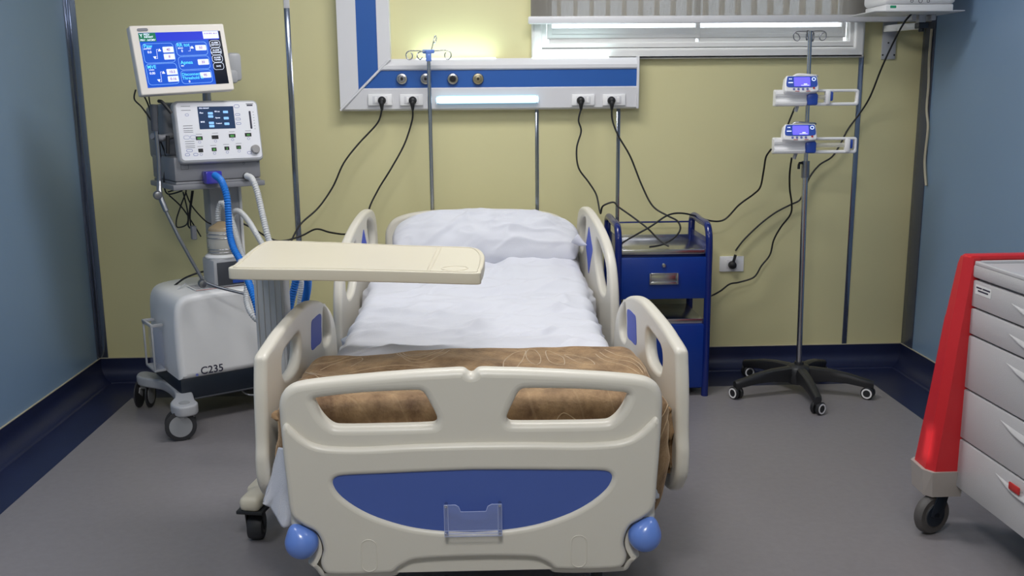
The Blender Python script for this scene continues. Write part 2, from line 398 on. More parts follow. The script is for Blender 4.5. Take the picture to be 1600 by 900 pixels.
# ================================================================== ROOM
XL, XR, YB, YF, ZC = -1.87, 2.177, 4.6875, -1.6, 2.7
ZP = .11
bxL, bxR, byB = -1.614, 1.898, 4.365
def slab(name, x0, x1, y0, y1, z0, z1, mat): return struct(box(name, ((x0+x1)/2, (y0+y1)/2, (z0+z1)/2), (x1-x0, y1-y0, z1-z0), mat, None, 0))
slab('floor', bxL, bxR, YF, byB, -.05, 0, 'floor')
slab('trim_1', XL-.1, bxL, YF, byB, -.05, 0, 'navy'); slab('trim_2', bxR, XR+.1, YF, byB, -.05, 0, 'navy'); slab('trim_3', XL-.1, XR+.1, byB, YB+.1, -.05, 0, 'navy')
# back wall with the window opening
WX0, WX1, WZ0, WZ1 = .305, 1.855, 1.57, 2.35
bm = bmesh.new()
for (x0, x1, z0, z1) in ((XL-.1, WX0, -.05, ZC), (WX1, XR+.1, -.05, ZC), (WX0, WX1, -.05, WZ0), (WX0, WX1, WZ1, ZC)):
    add_box(bm, ((x0+x1)/2, YB+.06, (z0+z1)/2), (x1-x0, .12, z1-z0))
struct(link('wall_back', bm_mesh('wall_back', bm, 0), 'wall_yellow'))
bm = bmesh.new()      # two unseen slots added to shape the sun patches on floor and cart
for (y0, y1, z0, z1) in ((YF, -.16, -.05, ZC), (-.16, .0, -.05, 2.06), (-.16, .0, 2.17, ZC), (.0, .23, -.05, ZC), (.23, .30, -.05, 2.43), (.23, .30, 2.58, ZC), (.30, YB+.12, -.05, ZC)):
    add_box(bm, (XL-.03, (y0+y1)/2, (z0+z1)/2), (.06, y1-y0, z1-z0))
struct(link('wall_left', bm_mesh('wall_left', bm, 0), 'wall_blue'))
slab('wall_right', XR, XR+.12, YF, YB+.12, -.05, ZC, 'wall_blue')
slab('wall_front', XL-.12, XR+.12, YF-.12, YF, -.05, ZC, 'wall_yellow')
slab('ceiling', XL-.12, XR+.12, YF-.12, YB+.12, ZC, ZC+.1, 'ceiling')
def cove(name, x, y, dx, dy, L, ax):
    """coved vinyl skirting: profile sweeps from the wall down onto the floor; (dx,dy) points into the room"""
    prof = [(0, ZP), (.006, ZP), (.006, .072)] + [(.006+.066*(1-math.cos(R(a))), .072-.068*math.sin(R(a))) for a in range(10, 91, 10)] + [(.074, 0), (0, 0)]
    bm = bmesh.new(); rows = []
    for t in (0, L):
        rows.append([bm.verts.new((x+dx*d+(t if ax == 0 else 0), y+dy*d+(t if ax == 1 else 0), z)) for d, z in prof])
    for k in range(len(prof)-1): bm.faces.new((rows[0][k], rows[0][k+1], rows[1][k+1], rows[1][k]))
    bm.faces.new((rows[0][-1], rows[0][0], rows[1][0], rows[1][-1]))
    bm.faces.new(rows[0]); bm.faces.new(rows[1][::-1])
    o = struct(link(name, bm_mesh(name, bm, 60), 'navy'))
    c = box('caulk_line', (x+dx*.004+(L/2 if ax == 0 else 0), y+dy*.004+(L/2 if ax == 1 else 0), ZP+.001), (L if ax == 0 else .008, L if ax == 1 else .008, .004), 'caulk', o, .001)
    return o
cove('baseboard_back', XL, YB, 0, -1, XR-XL, 0)
cove('baseboard_left', XL, YF, 1, 0, YB-YF, 1)
cove('baseboard_right', XR, YF, -1, 0, YB-YF, 1)
# weld lines in the vinyl corners
a = at(153, 563, z=.003); 
def weld(name, p, q):
    d = Vector(q)-Vector(p); mid = (Vector(p)+Vector(q))/2
    return struct(box(name, (mid.x, mid.y, .001), (d.length, .005, .002), 'weld', None, 0, (0, 0, math.atan2(d.y, d.x))))
weld('trim_4', (bxL, byB, 0), (bxL+.17, byB+.24, 0)); weld('trim_5', (bxR, byB, 0), (bxR-.13, YB-.08, 0))
# mirror polished joint strips
def strip(name, x, w, z0, z1, mat='chrome', t=.004): return struct(box(name, (x, YB-t/2, (z0+z1)/2), (w, t, z1-z0), mat, None, .0008))
strip('trim_6', -.858, .026, ZP, 1.78); strip('trim_7', .309, .017, ZP, 1.33); strip('trim_8', .704, .017, ZP, 1.33); strip('trim_9', 1.878, .024, ZP, 1.545)
strip('trim_10', -.858, .027, 1.78, ZC, 'alu')
strip('trim_11', (XL-1.827)/2, abs(XL+1.827), ZP, ZC)
struct(box('trim_12', (XL+.002, YB-.02, (ZP+ZC)/2), (.004, .035, ZC-ZP), 'chrome', None, .0008))
struct(box('trim_13', (XR-.002, YB-.064, (ZP+ZC)/2), (.004, .122, ZC-ZP), 'filmstrip', None, .0008))

# ------------------------------------------------------------------ window
win = struct(box('window_1', ((WX0+WX1)/2, YB+.075, (WZ0+WZ1)/2), (WX1-WX0, .006, WZ1-WZ0), setmat('window_glass', (.9, .95, 1), .03, alpha=.12), None, 0))
def ring(x0, x1, z0, z1, w, y, t, bev):
    return plate_mesh('f', [rrect(x0, z0, x1, z1, .001, 1), rrect(x0+w, z0+w, x1-w, z1-w, .001, 1)], t, bev, 3, 6, [False, False]), y
bm = bmesh.new()
for (x0, x1, z0, z1, w, y, t, b) in ((.283, 1.876, 1.536, 2.38, .05, YB-.018, .045, .012), (.325, 1.835, 1.584, 2.34, .03, YB+.0, .05, .006), (.36, 1.09, 1.632, 2.31, .022, YB+.02, .05, .004), (1.07, 1.80, 1.632, 2.31, .022, YB+.035, .05, .004)):
    me, y_ = ring(x0, x1, z0, z1, w, y, t, b); me.transform(Matrix.Translation((0, y_, 0)) @ XZ); bm.from_mesh(me)
link('window_frame', bm_mesh('window_frame', bm, 40), 'winwhite', win)
boxes('casement_bottom_rail', [((.72, YB+.02, 1.645), (.70, .045, .075)), ((1.44, YB+.035, 1.645), (.70, .045, .075))], 'winwhite', win, .004)
# pierced stone screen outside the window
bm = bmesh.new()
for j in range(7):
    z = 1.76+j*.1
    add_box(bm, (1.08, YB+.45, z), (1.9, .06, .016))
for i in range(22):
    for j in range(7): add_box(bm, (.2+i*.085+(j % 2)*.04, YB+.45, 1.81+j*.1), (.016, .06, .09))
struct(link('trim_14', bm_mesh('trim_14', bm, 0), 'outwall'))
# roller blind
bl = thing('roller_blind', 'grey roller blind drawn down over the window with a white bottom bar', 'blind', (1.22, YB-.07, 1.715))
grid('fabric', 40, 20, lambda a, b: (-.942+1.9*a, .004*math.sin(a*9)+0, .012+.9*b), 'blind', bl)
box('bottom_bar', (.008, 0, -.001), (1.925, .026, .034), 'alu', bl, .006)
box('roller_tube', (.008, .0, .93), (1.92, .05, .05), 'alu', bl, .02)
cordp = [at(u, v, y=YB-.075) for u, v in ((1460, -30), (1459, 20), (1457, 50), (1458, 68), (1464, 78), (1470, 70), (1476, 50), (1479, 20), (1480, -30))]
tag(tube('blind_cord', cordp, .0016, 'white'), 'thin white pull cord hanging in a loop from the right end of the blind', 'cord')

# ------------------------------------------------------------------ bed head console (L shaped trunking)
CY = 4.615      # front plane of the console
con = thing('wall_console', 'white L shaped wall trunking with blue band and gas outlets above the bed', 'console', (0, YB, 1.31))
CZ = 1.31
def cw(u, v, y=CY): p = at(u, v, y=y); return (p.x, p.z-CZ)
# horizontal run: swept profile along x.  profile in (y offset from wall, z)
def extrude_profile(name, prof, x0, x1, mat, parent, cut0=0.0, cut1=0.0):
    bm = bmesh.new(); A = []; B = []
    for (d, z) in prof: A.append(bm.verts.new((x0+cut0*z, -d, z))); B.append(bm.verts.new((x1+cut1*z, -d, z)))
    n = len(prof)
    for k in range(n): bm.faces.new((A[k], A[(k+1) % n], B[(k+1) % n], B[k]))
    bm.faces.new(A); bm.faces.new(B[::-1]); return link(name, bm_mesh(name, bm, 30), mat, parent)
p_bl = cw(532, 172); p_ju = cw(610, 92); p_br = cw(994, 170); p_tr = cw(994, 92)
z0, z1 = 0.0, p_ju[1]
xl0 = p_bl[0]; xl1 = p_ju[0]; sl = (xl1-xl0)/(z1-z0); xr = p_br[0]
D = YB-CY
zb0, zb1 = cw(700, 137)[1], cw(700, 109.5)[1]
print('console z', z1, zb0, zb1, xl0, xl1, xr)
extrude_profile('lower_profile', [(0, .0), (D-.02, -.004), (D-.006, .004), (D+.004, zb0-.004), (D, zb0), (0, zb0)], xl0, xr, 'alu', con, sl)
extrude_profile('blue_band', [(0, zb0), (D-.004, zb0), (D-.004, zb1), (0, zb1)], xl0, xr, 'bandblue', con, sl)
extrude_profile('upper_profile', [(0, zb1), (D, zb1), (D+.006, zb1+.006), (D+.006, zb1+.022), (D-.0, zb1+.028), (D-.006, z1-.012), (D-.022, z1), (0, z1)], xl0, xr, 'alu', con, sl)
box('end_cap', (xr+.006, -D/2-.002, (z0+z1)/2), (.012, D+.012, z1-z0+.008), 'alu', con, .004)
# mitre ridge
mp = [Vector((xl0, -D-.002, 0)), Vector((xl1, -D-.002, z1))]
tube('mitre_ridge', mp, .006, 'alu', con, 0)
# vertical run up to the ceiling
vx = [cw(532, 100)[0], cw(557, 60)[0], cw(589, 60)[0], cw(610, 60)[0]]
ztop = ZC-CZ-.005
def vpanel(name, xa, xb, d, mat):
    za = (xa-xl0)/sl; zb_ = (xb-xl0)/sl
    bm = bmesh.new(); P = [(xa, za), (xb, zb_), (xb, ztop), (xa, ztop)]
    A = [bm.verts.new((x, 0, z)) for x, z in P]; B = [bm.verts.new((x, -d, z)) for x, z in P]
    for k in range(4): bm.faces.new((A[k], A[(k+1) % 4], B[(k+1) % 4], B[k]))
    bm.faces.new(A); bm.faces.new(B[::-1]); return link(name, bm_mesh(name, bm, 20), mat, con)
vpanel('vertical_side_profile', xl0, vx[1], D, 'alu'); vpanel('vertical_blue_band', vx[1], vx[2], D-.004, 'bandblue'); vpanel('vertical_side_profile', vx[2], xl1, D, 'alu')
# lamp lens
(lx0, lz0), (lx1, lz1) = cw(681, 162.5), cw(842, 148.5)
lens = plate('lamp_lens', [rrect(lx0, lz0, lx1, lz1, (lz1-lz0)*.49, 8)], .012, 'lensrim', con, Matrix.Translation((0, -D-.008, 0)) @ XZ, .004, flags=[False])
plate('lens_glow', [rrect(lx0+.004, lz0+.004, lx1-.004, lz1-.004, (lz1-lz0)*.40, 8)], .003, 'lamp', lens, Matrix.Translation((0, -D-.0145, 0)) @ XZ, .001, flags=[False])
for (ua, ub) in ((650, 775), (832, 952)):
    xa, xb = cw(ua, 92)[0], cw(ub, 92)[0]
    box('up_light_lens', ((xa+xb)/2, -D*.5, z1+.0005), (xb-xa, D*.55, .005), 'uplamp', con, .002)
    area('console_up_light', ((xa+xb)/2, YB-D*.95, CZ+z1+.008), xb-xa, .03, .36, (.72, 1, .98), (PI, 0, 0))
# gas outlets
for i, u in enumerate((628, 665, 707.5, 747)):
    x, z = cw(u, 123.5)
    o = lathe('gas_outlet', [(0, 0), (.026, 0), (.027, .004), (.024, .012), (.0165, .013), (.0155, .006), (0, .006)], 'brass' if i == 3 else 'steel', con, (x, -D, z), (0, -1, 0), 32)
    lathe('outlet_core', [(0, 0), (.0145, 0), (.0145, .008), (.009, .009), (.008, .004), (0, .004)], 'black' if i == 2 else ('brass' if i == 3 else 'grey1'), o, (x, -D-.006, z), (0, -1, 0), 24)
    lathe('outlet_hole', [(0, 0), (.006, 0), (.006, .006), (0, .006)], 'black', o, (x, -D-.008, z), (0, -1, 0), 16)
# sockets
def socket(uc, vc, w, kind, parent=con):
    x, z = cw(uc, vc)
    s = box('socket_plate', (x, -D-.004, z), (w, .01, .052), 'white', parent, .003)
    box('socket_insert', (x+kind*.001, -D-.010, z), (w*.62, .004, .036), 'alu', s, .002)
    boxes('rocker', [((x+(-.018 if kind == 0 else .020), -D-.013, z), (.011, .004, .028))], 'white', s, .002)
socket(594, 156, .112, 0); socket(643, 156, .108, 0); socket(911, 156, .108, 1); socket(959, 156, .108, 1)

# ------------------------------------------------------------------ cables
def schuko(parent, p, d=(0, -1, 0), drop=(0, 0, -1)):
    d = Vector(d); p = Vector(p)
    bm = bmesh.new(); add_lathe(bm, [(0, 0), (.018, 0), (.019, .008), (.017, .026), (.010, .034), (0, .035)], orient(p, d), 24)
    me2 = tube_mesh('t', [(smooth_path([p+d*.022, p+d*.026+Vector(drop)*.015, p+d*.022+Vector(drop)*.045], 6), [.012]*7+[.010, .009, .008, .007, .006, .005], False)])
    bm.from_mesh(me2)
    return link('plug', bm_mesh('plug', bm, 50), 'black', parent)
def cable(pts, label, r=.0042, group=None, plug=None, name='power_cable', mat='black'):
    P = [at(q[0], q[1], y=q[2]) if len(q) == 3 else Vector(q[:3]) for q in pts]
    if plug is not None:
        o0 = Vector(plug)
        P = [o0+Vector((0, -.022, -.04))] + P
    o = tube(name, P, r, mat); tag(o, label, 'cable', group)
    if plug is not None: schuko(o, plug)
    return o
def cpt(u, v): p = at(u, v, y=CY-.014); return (p.x, p.y, p.z)
cable([(590, 192, 4.6), (560, 225, 4.6), (537, 255, 4.58), (520, 292, 4.58), (497, 325, 4.55), (470, 350, 4.5), (455, 377, 4.45), (446, 400, 4.4), (430, 440, 4.4)], 'black cable dropping leftwards from the first plug on the left of the console', plug=cpt(597, 157))
cable([(644, 188, 4.6), (632, 225, 4.6), (612, 262, 4.6), (590, 298, 4.6), (575, 333, 4.58), (572, 380, 4.6), (575, 450, 4.6)], 'black cable dropping behind the bed from the second plug on the left', plug=cpt(645, 157))
cable([(904, 188, 4.58), (908, 205, 4.58), (901, 232, 4.57), (904, 262, 4.56), (920, 285, 4.56), (932, 305, 4.55), (938, 333, 4.5), (942, 322, 4.47), (958, 316, 4.46), (966, 323, 4.45), (990, 340, 4.42), (1012, 357, 4.38), (1030, 375, 4.35), (1045, 385, 4.32)], 'black cable from the left plug of the right pair, ending in the locker tray', plug=cpt(907, 157))
cable([(957, 188, 4.58), (966, 212, 4.57), (985, 245, 4.57), (1003, 290, 4.55), (1020, 322, 4.52), (1043, 337, 4.48), (1058, 345, 4.44), (1063, 357, 4.4), (1055, 370, 4.36), (1035, 382, 4.33), (1015, 386, 4.3)], 'black cable curling into the locker tray from the rightmost console plug', plug=cpt(955, 157))
cable([(340, 325, 4.35), (362, 340, 4.4), (395, 357, 4.42), (425, 374, 4.45), (445, 376, 4.46), (472, 368, 4.5), (494, 358, 4.5), (515, 363, 4.45), (535, 366, 4.4), (552, 366, 4.3), (566, 372, 4.2)], 'black cable sagging from the ventilator to the head of the bed')
cable([(1205, 233, 4.17), (1197, 245, 4.2), (1193, 268, 4.3), (1188, 292, 4.4), (1178, 303, 4.45), (1155, 320, 4.5), (1132, 343, 4.52), (1110, 345, 4.5), (1085, 337, 4.46), (1062, 333, 4.42), (1042, 337, 4.4), (1018, 353, 4.36), (997, 365, 4.34), (975, 378, 4.3), (965, 386, 4.28)], 'black cable running from the lower syringe pump across into the locker tray')
cable([(1242, 168, 4.22), (1235, 185, 4.25), (1229, 200, 4.26)], 'short black lead hanging below the upper syringe pump', .004)
cable([(1237, 247, 4.24), (1234, 270, 4.3), (1234, 295, 4.38), (1237, 318, 4.45), (1235, 335, 4.5), (1220, 355, 4.55), (1209, 375, 4.58), (1203, 398, 4.6), (1190, 415, 4.6), (1178, 433, 4.6), (1155, 441, 4.6), (1140, 444, 4.58), (1125, 455, 4.55), (1108, 463, 4.5), (1096, 458, 4.45)], 'black cable looping from below the pumps down behind the blue locker')
cable([(1424, 22, 4.32), (1413, 35, 4.32), (1398, 62, 4.4), (1378, 105, 4.5), (1360, 150, 4.6), (1345, 175, 4.64), (1325, 202, 4.65), (1313, 225, 4.65), (1300, 245, 4.65), (1280, 258, 4.65), (1265, 277, 4.65), (1256, 300, 4.65), (1249, 313, 4.65), (1235, 320, 4.65), (1212, 332, 4.65), (1188, 350, 4.65), (1163, 374, 4.65), (1149, 392, 4.655)], 'long black cable sweeping from the shelf device down to the low wall outlet')
# low wall outlet
p = at(1142.5, 412, y=YB)
ou = thing('wall_outlet', 'white low wall outlet with a black plug, right of the blue locker', 'outlet', (p.x, YB, p.z))
box('cover_plate', (0, -.005, 0), (.122, .01, .078), 'white', ou, .003)
box('socket_insert', (0, -.011, 0), (.05, .004, .045), 'alu', ou, .002)
lathe('plug', [(0, 0), (.019, 0), (.020, .01), (.017, .026), (.009, .032), (0, .032)], 'black', ou, (0, -.013, -.003), (0, -1, 0))
tube('plug_neck', [(0, -.03, .0), (.004, -.032, .02), (.012, -.03, .05)], .007, 'black', ou)

# ================================================================== BED
BX, BYc = 0.0, 3.3
bed = thing('hospital_bed', 'cream moulded hospital bed with blue inlays, four side rails and blue bumpers', 'bed', (0, BYc, 0), -.0125)
# local bed coordinates: x across, y along (head +), z up
FY = 2.2-BYc; HY = 4.45-BYc
def FB(u, v): return ((u-731)*.00153, .721-(v-585)*.00164)
def mirror_outline(half):       # half: left side points from top centre to bottom centre
    L = [FB(u, v) for u, v in half]; return L + [(-x, z) for x, z in reversed(L)]
outer = mirror_outline([(728, 586), (718, 580), (690, 580.5), (640, 582.5), (560, 587.5), (507, 591.5), (467, 596), (449, 601), (436, 611), (429.5, 627), (429, 653), (431, 700), (434, 750), (437, 800), (438.5, 822), (455, 826), (470, 838), (474, 856), (468, 870), (461, 880), (472, 891), (486, 905), (600, 905), (618, 889), (640, 881), (700, 878), (728, 877)])
holeL = [FB(u, v) for u, v in [(484, 624), (486, 621), (496, 619), (560, 613.5), (645, 611), (654, 613.5), (660, 621), (675, 651), (674.5, 660), (667, 663.5), (600, 664.5), (520, 664), (506, 658), (493, 643)]]
holeR = [(-x, z) for x, z in holeL][::-1]
fbm = Matrix.Translation((0, FY+.03, 0)) @ XZ
fbd = plate('footboard', [outer, holeL, holeR], .05, 'abs', bed, fbm, .019, bres=5)
lowo = mirror_outline([(728, 690), (640, 691), (560, 693.5), (507, 691.5), (482, 686), (465, 676), (452, 664), (441, 655), (434, 664), (434, 700), (437, 750), (441, 795), (458, 812), (480, 826), (489, 852), (484, 876), (497, 893), (597, 893), (612, 883), (636, 873), (700, 870), (728, 870)])
dcut = mirror_outline([(728, 731.5), (667, 732.5), (587, 734.5), (530, 736), (515, 739), (510.5, 748), (520, 765), (545, 785), (578, 802), (624, 817), (671, 825), (728, 829)])
plate('raised_lower_panel', [lowo, dcut], .040, 'abs', fbd, Matrix.Translation((0, FY+.009, 0)) @ XZ, .0135, bres=5)
dpan = mirror_outline([(728, 729), (667, 730), (587, 732), (528, 733.5), (511, 737), (507.5, 748), (516, 767), (542, 788), (576, 805.5), (624, 820), (671, 828), (728, 832)])
plate('blue_inlay', [dpan], .006, 'bedblue', fbd, Matrix.Translation((0, FY+.000, 0)) @ XZ, .001)
# oval moulded marks
for s in (-1, 1):
    x0, z0_ = FB(562.5, 862); x0 *= s*-1*-1 if s > 0 else -1
    P = rrect(x0-.019, z0_-.042, x0+.019, z0_+.042, .0185, 8)
    me = tube_mesh('t', [([Vector((a, 0, b)) for a, b in P], .0012, True)])
    o = link('oval_moulding', me, 'abs', fbd); o.location = (0, FY-.0112, 0)
# chart holder
ch = plate('chart_holder', [[FB(u, v) for u, v in ((685, 828), (685, 778), (703, 778), (708, 781), (711, 789), (751, 789), (754, 781), (760, 778), (776, 778), (776, 828))]], .003, 'acrylic', bed, Matrix.Translation((0, FY-.032, 0)) @ XZ, .0005, flags=[False])
ep = [FB(u, v) for u, v in ((685, 828), (685, 778), (703, 778), (708, 781), (711, 789), (751, 789), (754, 781), (760, 778), (776, 778), (776, 828))]
me = tube_mesh('t', [([Vector((a, FY-.032, b)) for a, b in ep], .0009, True), ([Vector((FB(u, 780)[0], FY-.032, FB(u, v)[1])) for u, v in ((691, 780), (691, 827))], .0008, False), ([Vector((FB(u, 780)[0], FY-.032, FB(u, v)[1])) for u, v in ((770, 780), (770, 827))], .0008, False), ([Vector((FB(685, 780)[0], FY-.02, FB(0, 827)[1])), Vector((FB(776, 780)[0], FY-.02, FB(0, 827)[1]))], .0012, False), ([Vector((FB(685, 780)[0], FY-.032, FB(0, 819)[1])), Vector((FB(776, 780)[0], FY-.032, FB(0, 819)[1]))], .0008, False)])
link('clear_edge', me, 'acryledge', ch)
bm = bmesh.new()
for u, v in ((688, 781), (773, 781), (688, 825), (773, 825)):
    x, z = FB(u, v); add_lathe(bm, [(0, 0), (.0045, 0), (.0045, .018), (.003, .02), (0, .02)], orient((x, FY-.012, z), (0, -1, 0)), 16)
link('stud', bm_mesh('stud', bm), 'steel', ch)
# bumpers: ball with a drawn-up tip
for s in (-1, 1):
    prof = []
    bm = bmesh.new(); bmesh.ops.create_uvsphere(bm, u_segments=32, v_segments=20, radius=1)
    for v in bm.verts:
        c = v.co.copy(); r = .0415
        k = max(0, c.z-.35)/.65
        tip = k*k*.12
        v.co = Vector((c.x*r*(1-.0*k)+s*(k*k*.012), c.y*r, c.z*r+tip*r*1.2))
    bmesh.ops.transform(bm, matrix=Matrix.Translation((s*.4225, FY+.004, FB(0, 842)[1])), verts=bm.verts)
    link('bumper', bm_mesh('bumper', bm, 0) if False else bm_mesh('bumper', bm, 80), 'bumper', bed)
# headboard
hb = [(-.004, .848), (-.02, .856), (-.12, .855), (-.24, .85), (-.33, .836), (-.39, .812), (-.422, .77), (-.43, .72), (-.43, .5), (-.42, .33), (-.3, .29)]
hbo = hb + [(-x, z) for x, z in reversed(hb)]
hh = [(-.36, .765), (-.3, .785), (-.15, .795), (-.09, .79), (-.06, .74), (-.08, .725), (-.25, .72), (-.33, .725)]
plate('headboard', [hbo, hh, [(-x, z) for x, z in hh][::-1]], .05, 'abs', bed, Matrix.Translation((0.0, HY, 0)) @ XZ, .018, bres=4)
# side rails ---------------------------------------------------------
def bl_(p):    # world point -> bed local
    return bed_inv @ Vector(p)
bed_inv = (Matrix.Translation((0, BYc, 0)) @ Matrix.Rotation(-.0125, 4, 'Z')).inverted()
bedM = bed_inv.inverted()
def hitrail(u, v, xa, ya, xb, yb):
    """pixel on the vertical plane through local (xa,ya),(xb,yb); returns (distance along, z)"""
    A = bedM @ Vector((xa, ya, 0)); B = bedM @ Vector((xb, yb, 0)); t = (B-A).normalized(); n = Vector((-t.y, t.x, 0))
    o = Vector((0, 0, CAMH)); d = ray(u, v); k = (A-o).dot(n)/d.dot(n); P = o+d*k
    return ((P-A).dot(t), P.z)
def railplane(xa, ya, xb, yb):
    t = Vector((xb-xa, yb-ya, 0)).normalized(); n = t.cross(Vector((0, 0, 1)))
    return Matrix(((t.x, 0, n.x, xa), (t.y, 0, n.y, ya), (0, 1, 0, 0), (0, 0, 0, 1)))
# foot-end rail: traced on the left one, mirrored for the right
FRL = (-.545, 2.36-BYc, -.495, 3.36-BYc)
def fr(pts): return [hitrail(u, v, *FRL) for u, v in pts]
top = fr([(406, 660), (405.5, 620), (405.5, 575), (405.8, 560), (409, 551), (420, 534.5), (432, 517), (448, 498), (464, 481), (474, 473), (484, 469.5), (494, 470.5), (504, 477.5), (511, 489), (516, 505), (518.5, 524), (520, 545)])
print('foot rail', [(round(a, 3), round(b, 3)) for a, b in top])
e = top[-1][0]
outl = [(top[0][0]+.0, .50)] + [(a, b) for a, b in top[1:]] + [(e+.02, .40), (e-.03, .34), (e-.3, .31), (.25, .30), (.08, .315), (.0, .38), (-.012, .45)]
h1 = fr([(458, 522), (446, 534), (434, 551), (431, 568), (434, 590), (444, 588), (457, 570), (461, 545)])
h2 = fr([(497, 483), (503, 489), (507.5, 505), (508.5, 524), (504, 537), (497, 535)])
pq = fr([(477.5, 504), (481, 498), (492, 490.5), (493, 510), (493, 533), (486, 541), (478, 546.5), (477, 525)])
print('pq', pq, 'h1', h1)
def rail(name, side, PL, outs, pq, label=None):
    xa, ya, xb, yb = PL
    mt = railplane(xa, ya, xb, yb)
    if side > 0: mt = Matrix.Scale(-1, 4, (1, 0, 0)) @ mt
    o = plate(name, outs, .036, 'abs', bed, mt, .0125, bres=4)
    if side > 0: o.data.flip_normals()
    off = Matrix.Translation((0, 0, 0))
    q = plate('blue_plaque', [pq], .0385, 'plaque', o, mt, .0008)
    if side > 0: q.data.flip_normals()
    # mounting arm under the rail
    xm = (xa+xb)/2*(-1 if side > 0 else 1); ym = (ya+yb)/2
    boxes('rail_arm', [((xm+(.05 if side < 0 else -.05), ym-.2, .36), (.1, .03, .03)), ((xm+(.05 if side < 0 else -.05), ym+.15, .36), (.1, .03, .03))], 'dsteel', o, .004)
    return o
rail('side_rail', -1, FRL, [outl, h1, h2], pq)
rail('side_rail', 1, FRL, [outl, h1, h2], pq)
# head-end rails: traced on the right one (left one is its mirror)
HRL = (-.535, 3.60-BYc, -.462, 4.36-BYc)
hr_o = [(.0, .40), (.0, .52), (.02, .64), (.07, .735), (.16, .80), (.30, .85), (.45, .882), (.56, .892), (.64, .882), (.69, .85), (.715, .79), (.72, .7), (.70, .58), (.66, .46), (.60, .38), (.3, .34), (.08, .35)]
hr_h1 = [(.51, .845), (.60, .84), (.655, .79), (.64, .70), (.57, .70), (.535, .76)]
hr_h2 = [(.10, .70), (.20, .765), (.29, .79), (.31, .70), (.22, .60), (.11, .60)]
hr_q = [(.355, .735), (.385, .775), (.426, .822), (.434, .822), (.465, .775), (.49, .735), (.465, .69), (.434, .625), (.426, .625), (.385, .69)]
rail('side_rail', -1, HRL, [hr_o, hr_h1, hr_h2], hr_q)
rail('side_rail', 1, HRL, [hr_o, hr_h1, hr_h2], hr_q)
# chassis
fm = boxes('bed_frame', [((-.38, 0.02, .35), (.05, 2.2, .06)), ((.38, 0.02, .35), (.05, 2.2, .06)), ((0, FY+.12, .35), (.8, .05, .06)), ((0, HY-.08, .35), (.8, .05, .06)), ((0, 0, .35), (.8, .05, .06)), ((0, .1, .395), (.82, 2.1, .02))], 'grey2', bed, .004)
ub = boxes('undercarriage', [((-.33, .05, .19), (.05, 1.9, .05)), ((.33, .05, .19), (.05, 1.9, .05)), ((0, -.85, .19), (.7, .06, .05)), ((0, .95, .19), (.7, .06, .05)), ((-.2, -.5, .27), (.04, .05, .13)), ((.2, -.5, .27), (.04, .05, .13)), ((-.2, .6, .27), (.04, .05, .13)), ((.2, .6, .27), (.04, .05, .13))], 'grey2', bed, .004)
for x in (-.33, .33):
    for y in (-.86, .95): caster(bed, x, y, .062, .03, .165, ('rubber', 'wheelgrey', 'grey1'), R(90))
boxes('mattress_retainer', [((-.435, HY-.3, .60), (.012, .05, .06)), ((-.425, HY-.3, .625), (.03, .05, .01))], 'black', bed, .002)

# mattress
def mz(y):   # height of the mattress top along the bed (local y)
    return .565 + .022*sstep(-.1, .35, y) + .095*sstep(.3, .95, y)
bm = bmesh.new(); N = 30; rows = []
for j in range(N+1):
    y = FY+.16 + j/N*(HY-.045-(FY+.16)); zt = mz(y)-.012; zb = .405+(mz(y)-.565)
    rows.append([bm.verts.new((x*.43, y, z)) for x, z in ((-1, zb+.015), (-.975, zb), (.975, zb), (1, zb+.015), (1, zt-.025), (.96, zt), (-.96, zt), (-1, zt-.025))])
for a, b in zip(rows[:-1], rows[1:]):
    for k in range(8): bm.faces.new((a[k], a[(k+1) % 8], b[(k+1) % 8], b[k]))
bm.faces.new(rows[0]); bm.faces.new(rows[-1][::-1])
mt_ = link('mattress', bm_mesh('mattress', bm, 50), 'mattress'); mt_.matrix_world = bedM
tag(mt_, 'dark mattress on the hospital bed, hidden under the white sheet', 'mattress')

